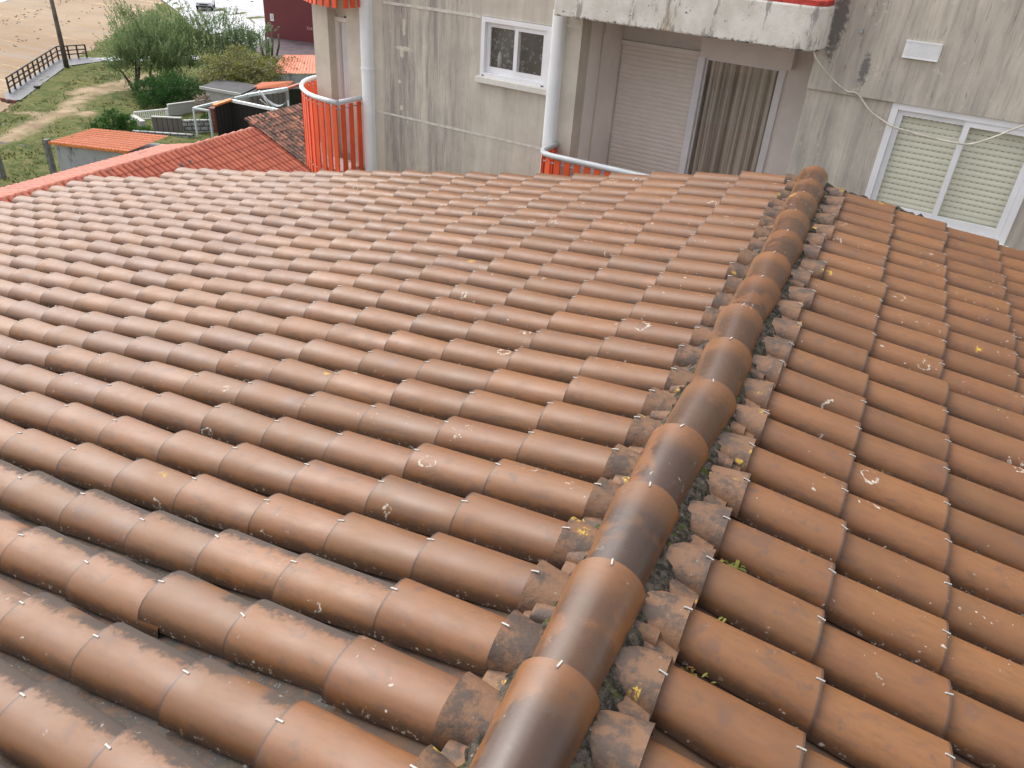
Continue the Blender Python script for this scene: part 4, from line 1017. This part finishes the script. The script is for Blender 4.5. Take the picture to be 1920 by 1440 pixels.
bush("bare_shrub", [((-33.2, 32.0, -10.2), (.36, .40))], M['leaf_d'], "sparse leafless reddish shrub against the white garden wall", 260, 46, leafl=.22)
bush("wisteria", [((-35.6, 36.4, -9.35), (1.0, .6)), ((-35.0, 35.6, -9.45), (.9, .5)), ((-34.2, 36.3, -9.35), (1.0, .6)), ((-33.6, 37.2, -9.35), (1.0, .6)), ((-35.2, 37.6, -9.15), (1.1, .65)), ((-36.6, 36.9, -9.3), (.9, .6)), ((-34.4, 38.6, -9.2), (1.1, .6)), ((-33.9, 39.9, -9.35), (.9, .5)), ((-36.2, 38.2, -9.0), (.9, .6)), ((-33.0, 36.2, -9.75), (.6, .4)), ((-35.9, 35.2, -9.75), (.6, .4))], M['leaf_y'], "yellow-green wisteria sprawling behind the dark flat roof", 15000, 47, "climber", .16, None, .5)
# cactus
b = MB(); cb = Vector(q(-41.9, 47.2, -11.0))
for dx, dy, hz, rd in ((0, 0, 2.0, .11), (.35, .2, 2.5, .10), (-.35, -.15, 1.9, .10), (.6, .5, 1.9, .09), (-.1, .3, 1.5, .09), (.2, -.1, 1.3, .09)):
    b.tube([cb, cb + Vector((dx * .9, dy * .9, .35 * K)), cb + Vector((dx * 1.3, dy * 1.3, hz * .6 * K)), cb + Vector((dx * 1.35, dy * 1.35, hz * K))], [rd, rd * 1.1, rd, rd * .6], 7)
b.tube([cb + Vector((-.45, -.2, 1.7 * K)), cb + Vector((-.75, -.45, 1.85 * K)), cb + Vector((-.95, -.6, 2.0 * K))], [.09, .09, .05], 7)
tag(b.build("cactus", M['cactus']), "tall branching column cactus in front of the dark red building", "cactus")
# dark red building
rb = thing("red_building", "dark red clad building standing on the pale lot beside the corner balcony", "building", q(-44, 55.5, -11))
b = MB(); b.prism([(x * K, y * K) for x, y in [(-48.62, 54.86), (-40.5, 55.95), (-41.4, 63), (-49.5, 62)]], (-10.92) * K, (-5) * K); b.build("wall", M['red_wall'], rb)
b = MB(); b.prism([(x * K, y * K) for x, y in [(-48.55, 54.95), (-40.45, 56.05), (-41.4, 62.9), (-49.4, 61.9)]], GZ, -10.92 * K); b.build("plinth", M['red_base'], rb)
def onred(t, z, off=.03):
    a = Vector(q(-48.62, 54.86, z)); c = Vector(q(-40.5, 55.95, z)); p = a.lerp(c, t); n_ = Vector((c - a)).normalized().cross(Vector((0, 0, 1))); return p + n_ * off
b = MB(); b.add([onred(.068, -9.52), onred(.107, -9.52), onred(.107, -8.98), onred(.068, -8.98), onred(.068, -9.52, 0), onred(.107, -9.52, 0), onred(.107, -8.98, 0), onred(.068, -8.98, 0)], [(0, 1, 2, 3), (4, 7, 6, 5), (0, 4, 5, 1), (1, 5, 6, 2), (2, 6, 7, 3), (3, 7, 4, 0)])
so2 = b.build("sign_plate", M['plaque'], rb)
b = MB()
for t0 in (.079, .092): b.add([onred(t0, -9.42, .04), onred(t0 + .006, -9.42, .04), onred(t0 + .006, -9.05, .04), onred(t0, -9.05, .04)], [(0, 1, 2, 3)])
b.build("sign_marks", M['plaqueg'], so2)
b = MB()
for t0, t1, z0, z1 in ((.483, .490, -9.86, -9.62), (.492, .505, -9.66, -9.62), (.492, .505, -9.76, -9.72), (.492, .505, -9.86, -9.82), (.512, .518, -9.86, -9.66), (.526, .531, -9.86, -9.66), (.534, .538, -9.86, -9.66), (.541, .545, -9.86, -9.66)):
    b.add([onred(t0, z0), onred(t1, z0), onred(t1, z1), onred(t0, z1)], [(0, 1, 2, 3)])
b.build("pale_letters", M['letters'], rb)
b = MB(); b.bar(onred(.52, -10.96, .12), onred(.60, -10.96, .12), .2, .3); b.build("meter_box", M['garden'], rb)
# white van (front towards the viewer)
vz = GZ + .19; vp = Vector((-62.8 * K, 62.4 * K, vz)); va = math.atan2(-62.4, 62.8) + R(90) + R(-6)
van = thing("white_van", "white van parked nose-first on the pale lot behind the trees", "van", vp, va)
def vb(name, mat, parent, fn): b_ = MB(); fn(b_); return b_.build(name, mat, parent, True)
def body(b_):
    prof = [(-0.0, .35), (0.0, .78), (.12, .95), (.75, 1.08), (1.35, 1.75), (1.6, 1.86), (4.2, 1.86), (4.35, 1.6), (4.4, .35)]
    n_ = len(prof); V_ = [(-.86, y_, z_) for y_, z_ in prof] + [(.86, y_, z_) for y_, z_ in prof]
    b_.add(V_, [tuple(range(n_)), tuple(range(n_, 2 * n_))[::-1]] + [(i, n_ + i, n_ + (i + 1) % n_, (i + 1) % n_) for i in range(n_)])
vo = vb("body", M['vanw'], van, body); mo = vo.modifiers.new("bevel", 'BEVEL'); mo.width = .07; mo.segments = 2
vb("windscreen", M['vang'], van, lambda b_: b_.add([(-.72, .80, 1.145), (.72, .80, 1.145), (.66, 1.30, 1.71), (-.66, 1.30, 1.71)], [(0, 1, 2, 3)]))
for s_ in (-1, 1):
    vb("headlight", M['lamp'], van, lambda b_: b_.box(s_ * .78, s_ * .52, -.02, .06, .66, .80))
    vb("mirror", M['vanw'], van, lambda b_: b_.box(s_ * .90, s_ * 1.05, .95, 1.05, 1.1, 1.3))
    for y_ in (.85, 3.5):
        vb("wheel", M['rubber'], van, lambda b_: b_.tube([(s_ * .70, y_, .32), (s_ * .88, y_, .32)], .32, 14))
vb("grille", M['vang'], van, lambda b_: b_.box(-.45, .45, -.02, .03, .58, .74)); vb("bumper", M['rubber'], van, lambda b_: b_.box(-.84, .84, -.06, .05, .34, .52))
b = MB(); b.box(-.16, .16, -.12, .02, 0, .22)
bagp = q(-55.5, 52.5, -10.9)
# second-row garden structures ----------------------------------------------------------
fp = thing("picket_fence", "white picket fence on a low wall beside the round bush", "fence", q(-35.2, 30, -11))
P0, P1 = Vector(q(-35.38, 29.3, -11)), Vector(q(-34.72, 30.9, -11))
b = MB(); b.bar(P0 + Vector((0, 0, .06)), P1 + Vector((0, 0, .06)), .14, .12); b.build("base_kerb", M['garden'], fp)
b = MB(); b.bar(P0 + Vector((0, 0, .55)), P1 + Vector((0, 0, .55)), .07, .07); b.build("rail", M['white'], fp)
for i in range(17):
    p = P0.lerp(P1, i / 16); b = MB(); b.bar(p + Vector((0, 0, .1)), p + Vector((0, 0, .53)), .05, .03, (1, 0, 0)); b.build("picket", M['white'], fp)
b = MB(); b.bar(P1, P1 + Vector((0, 0, .6)), .1, .1, (1, 0, 0)); b.build("post", M['white'], fp)
def garden_wall(name, a, c, z1, mat, label, th=.14, cat="wall", z0=-11, cap=None):
    A_, C_ = Vector(q(*a, z0)), Vector(q(*c, z0)); h_ = (z1 - z0) * K; t = thing(name, label, cat, A_.lerp(C_, .5))
    b_ = MB(); b_.bar(A_ + Vector((0, 0, h_ / 2)), C_ + Vector((0, 0, h_ / 2)), th, h_); b_.build("wall_panel", mat, t)
    if cap: b_ = MB(); b_.bar(A_ + Vector((0, 0, h_ + .03)), C_ + Vector((0, 0, h_ + .03)), th + .08, .06); b_.build("coping", cap, t)
    return t
garden_wall("garden_wall", (-34.7, 30.95), (-33.8, 34.3), -10.33, M['garden'], "white rendered garden wall in front of the hedge", .12, cap=M['garden'])
garden_wall("side_wall", (-35.4, 29.2), (-34.0, 28.6), -10.62, M['garden'], "low white wall end beside the picket fence", .3)
garden_wall("plank_wall", (-32.95, 28.3), (-31.7, 29.0), -10.2, M['planks'], "dark grey plank wall between the picket fence and block wall", .14, cap=M['garden'])
garden_wall("block_wall", (-31.7, 29.05), (-30.55, 30.2), -10.28, M['blocks'], "stained grey concrete block wall beside the red post", .2)
garden_wall("rubble_wall", (-33.3, 27.3), (-30.6, 28.6), -10.72, M['blocks'], "low dark block wall behind the orange shed roof", .2)
b = MB(); b.bar(q(-30.62, 30.15, -11), q(-30.62, 30.15, -9.78), .36, .36, (1, 0, 0)); b.bar(q(-30.62, 30.15, -9.78), q(-30.62, 30.15, -9.70), .46, .46, (1, 0, 0)); tag(b.build("gate_pillar", M['redwood']), "dark red pillar between the block wall and black boarded shed", "pillar")
# black boarded shed with white gable trim
bs = thing("boarded_shed", "black boarded shed with white roof edge behind the long annex", "shed", q(-28.5, 30.3, -11))
pL, pA, pR = Vector(q(-29.5, 29.15, -9.28)), Vector(q(-29.33, 30.13, -9.16)), Vector(q(-26.55, 30.25, -9.22))
b = MB(); back = Vector((-1.2, 2.2, 0)); dz = Vector((0, 0, -2.0))
b.add([pL, pA, pR, pR + dz, pA + dz, pL + dz], [(0, 5, 4, 1), (1, 4, 3, 2)]); b.build("wall", M['blackwood'], bs)
b = MB(); b.bar(pA, pR, .16, .14); b.build("barge_board", M['white'], bs)
b = MB(); b.bar(pL + Vector((-.02, -.05, .03)), pA + Vector((-.02, 0, .05)), .30, .10); b.build("ridge_cap", M['fascia'], bs)
b = MB(); b.slab([pL, pA, pA + Vector((-.6, .9, .02)), pL + Vector((-.6, .9, .02))], .04); b.build("roof", M['dkroof'], bs)
b = MB(); b.slab([q(-30.32, 30.3, -10.1), q(-29.95, 30.42, -10.1), q(-29.95, 30.42, -10.9), q(-30.32, 30.3, -10.9)], .05); b.build("red_door", simple("bright_red_paint", (.42, .06, .04), .5, .2, 3), bs)
# pale pipe frame running back to the balcony
fr = thing("pipe_frame", "pale blue-grey gutter frame running back past the boarded shed", "pergola", q(-30.5, 32, -11))
g0, g1, g2, g3, g4 = [Vector(q(*p)) for p in ((-30.56, 28.8, -9.5), (-29.75, 29.0, -9.52), (-30.67, 32.66, -9.5), (-30.25, 35.36, -9.5), (-30.51, 36.83, -9.5))]
b = MB(); b.bar(g0, g2, .12, .12); b.build("beam", M['bluegrey'], fr); b = MB(); b.bar(g2, g3, .26, .16); b.build("gutter", M['bluegrey'], fr); b = MB(); b.bar(g3, g4, .24, .14); b.build("tile_edge", M['pink_roof'], fr)
b = MB(); b.bar(g0, g1, .10, .10); b.build("beam", M['bluegrey'], fr)
for g in (g0, g1): b = MB(); b.bar(g, Vector((g.x, g.y, GZ)), .09, .09, (1, 0, 0)); b.build("post", M['bluegrey'], fr)
# flat dark-roofed outbuilding under the wisteria
ob = thing("flat_roof_outbuilding", "white-walled outbuilding with dark flat roof under the wisteria", "outbuilding", q(-32, 34, -11))
f0, f1, f2, f3 = [Vector(q(*p)) for p in ((-34.2, 32.95, -9.6), (-31.4, 33.05, -9.6), (-32.2, 35.4, -9.6), (-35.0, 35.2, -9.6))]
b = MB(); b.slab([f0, f1, f2, f3], .10); b.build("roof", M['dkroof'], ob)
b = MB(); b.bar(f0 - Vector((0, 0.06, .04)), f1 - Vector((0, .06, .04)), .1, .16); b.build("fascia", M['garden'], ob)
b = MB(); b.prism([(f0.x + .3, f0.y + .1), (f1.x, f1.y + .1), (f1.x, f1.y + .4), (f0.x + .3, f0.y + .4)], GZ, f0.z - .12)
b.prism([(f1.x - .3, f1.y + .41), (f1.x, f1.y + .41), (f2.x, f2.y), (f2.x - .3, f2.y)], GZ, f0.z - .12); b.build("wall", M['garden'], ob)
# hammock and its stand, dark screen behind
hm = thing("hammock", "pale hammock slung on a white stand behind the boarded shed", "hammock", q(-30.1, 34.2, -11))
a0, a1 = Vector(q(-30.42, 33.95, -9.9)), Vector(q(-29.42, 34.4, -9.85)); b = MB(); V = []
for i in range(13):
    t = i / 12; c = a0.lerp(a1, t) - Vector((0, 0, .45 * math.sin(math.pi * t))); wd = .10 + .45 * math.sin(math.pi * t)
    V += [c + Vector((-.2, .4, .2)) * wd, c, c + Vector((.2, -.4, .2)) * wd]
b.add(V, [(3 * i + j, 3 * i + j + 1, 3 * i + j + 4, 3 * i + j + 3) for i in range(12) for j in range(2)], True); b.build("sling", M['hammock'], hm)
b = MB(); tp = Vector(q(-29.95, 32.85, -9.2)); b.tube([tp, Vector(q(-30.3, 34.0, -10.35))], .05, 6); b.tube([tp, Vector(q(-29.8, 33.9, -10.4))], .05, 6); b.tube([tp + Vector((0, 0, -.5)), Vector(q(-30.1, 33.9, -10.4))], .03, 6); b.tube([Vector(q(-29.8, 33.9, -10.4)), Vector(q(-29.8, 33.9, -11))], .05, 6); b.tube([a1, Vector((a1.x, a1.y, GZ))], .04, 6)
b.build("stand", M['white'], hm)
garden_wall("dark_screen", (-30.45, 35.75), (-29.6, 36.7), -9.6, M['dark'], "black screen panel under the tiled edge beside the balcony", .1, "screen")
garden_wall("back_wall", (-31.2, 33.4), (-30.6, 35.6), -9.75, M['planks'], "grey plank wall behind the hammock", .1)
# small orange-roofed outbuildings next to the balcony
sb = thing("small_house", "small white house with a weathered orange roof beside the corner pillar", "house", q(-29.8, 36.5, -11))
e0, e1 = Vector(q(-33.6, 37.85, -9.5)), Vector(q(-30.9, 40.7, -9.5)); rv_ = Vector((-1.25, 1.25, .62)) * K * 1.13
t1_ = e0 + Vector((.8, .9, .0)) + rv_; 
b = MB(); nr = 20; nc = 7
for i in range(nr):
    for c in range(nc):
        b.tint = (rr.random(), rr.random(), 0, 1); V = []
        for e in (1, 0):
            for j in range(5):
                t = (i + j / 4) / nr; s_ = 1 - (c + e) / nc
                lo = e0.lerp(e1, t); hi = t1_.lerp(e1 + rv_, t); V.append(lo.lerp(hi, s_) + Vector((0, 0, .04 * math.sin(math.pi * j / 4))))
        b.add(V, [(j, j + 1, 6 + j, 5 + j) for j in range(4)], True)
b.build("roof", mat_roofclay("speckled_orange_tiles", (.60, .20, .12), (.66, .25, .16), .28, (.12, .06, .05)), sb)
b = MB(); i0 = e0.lerp(e1, .06) + Vector((-.12, .12, -.06)); i1 = e1 + Vector((-.12, .12, -.06))
b.add([i0, i1, Vector((i1.x, i1.y, GZ)), Vector((i0.x, i0.y, GZ)), i0 + Vector((-1, 1, 0)), Vector((i0.x - 1, i0.y + 1, GZ))], [(0, 3, 2, 1), (0, 4, 5, 3)]); b.build("wall", M['shed_wall'], sb)
b = MB(); b.tube([e0 + Vector((-.1, -.05, -.03)), e0 + Vector((-.05, .05, -.22)), e0.lerp(e1, .07) + Vector((.0, 0, -.38)), e0.lerp(e1, .07) + Vector((0, 0, -1.8))], .05, 6); b.build("drainpipe", M['white'], sb)
lr = thing("lean_to", "low lean-to with a smooth orange roof in front of the small white house", "lean-to", q(-30.3, 34.2, -11))
b = MB(); b.slab([q(-32.24, 34.4, -9.69), q(-31.15, 36.4, -9.69), q(-31.15, 37.1, -9.46), q(-32.2, 35.6, -9.46)], .06); b.build("roof", M['shed_roof'], lr)
b = MB(); b.prism([(x * K, y * K) for x, y in [(-32.2, 34.6), (-31.2, 36.4), (-31.25, 36.7), (-32.2, 35.0)]], GZ, -9.77 * K); b.build("wall", M['garden'], lr)
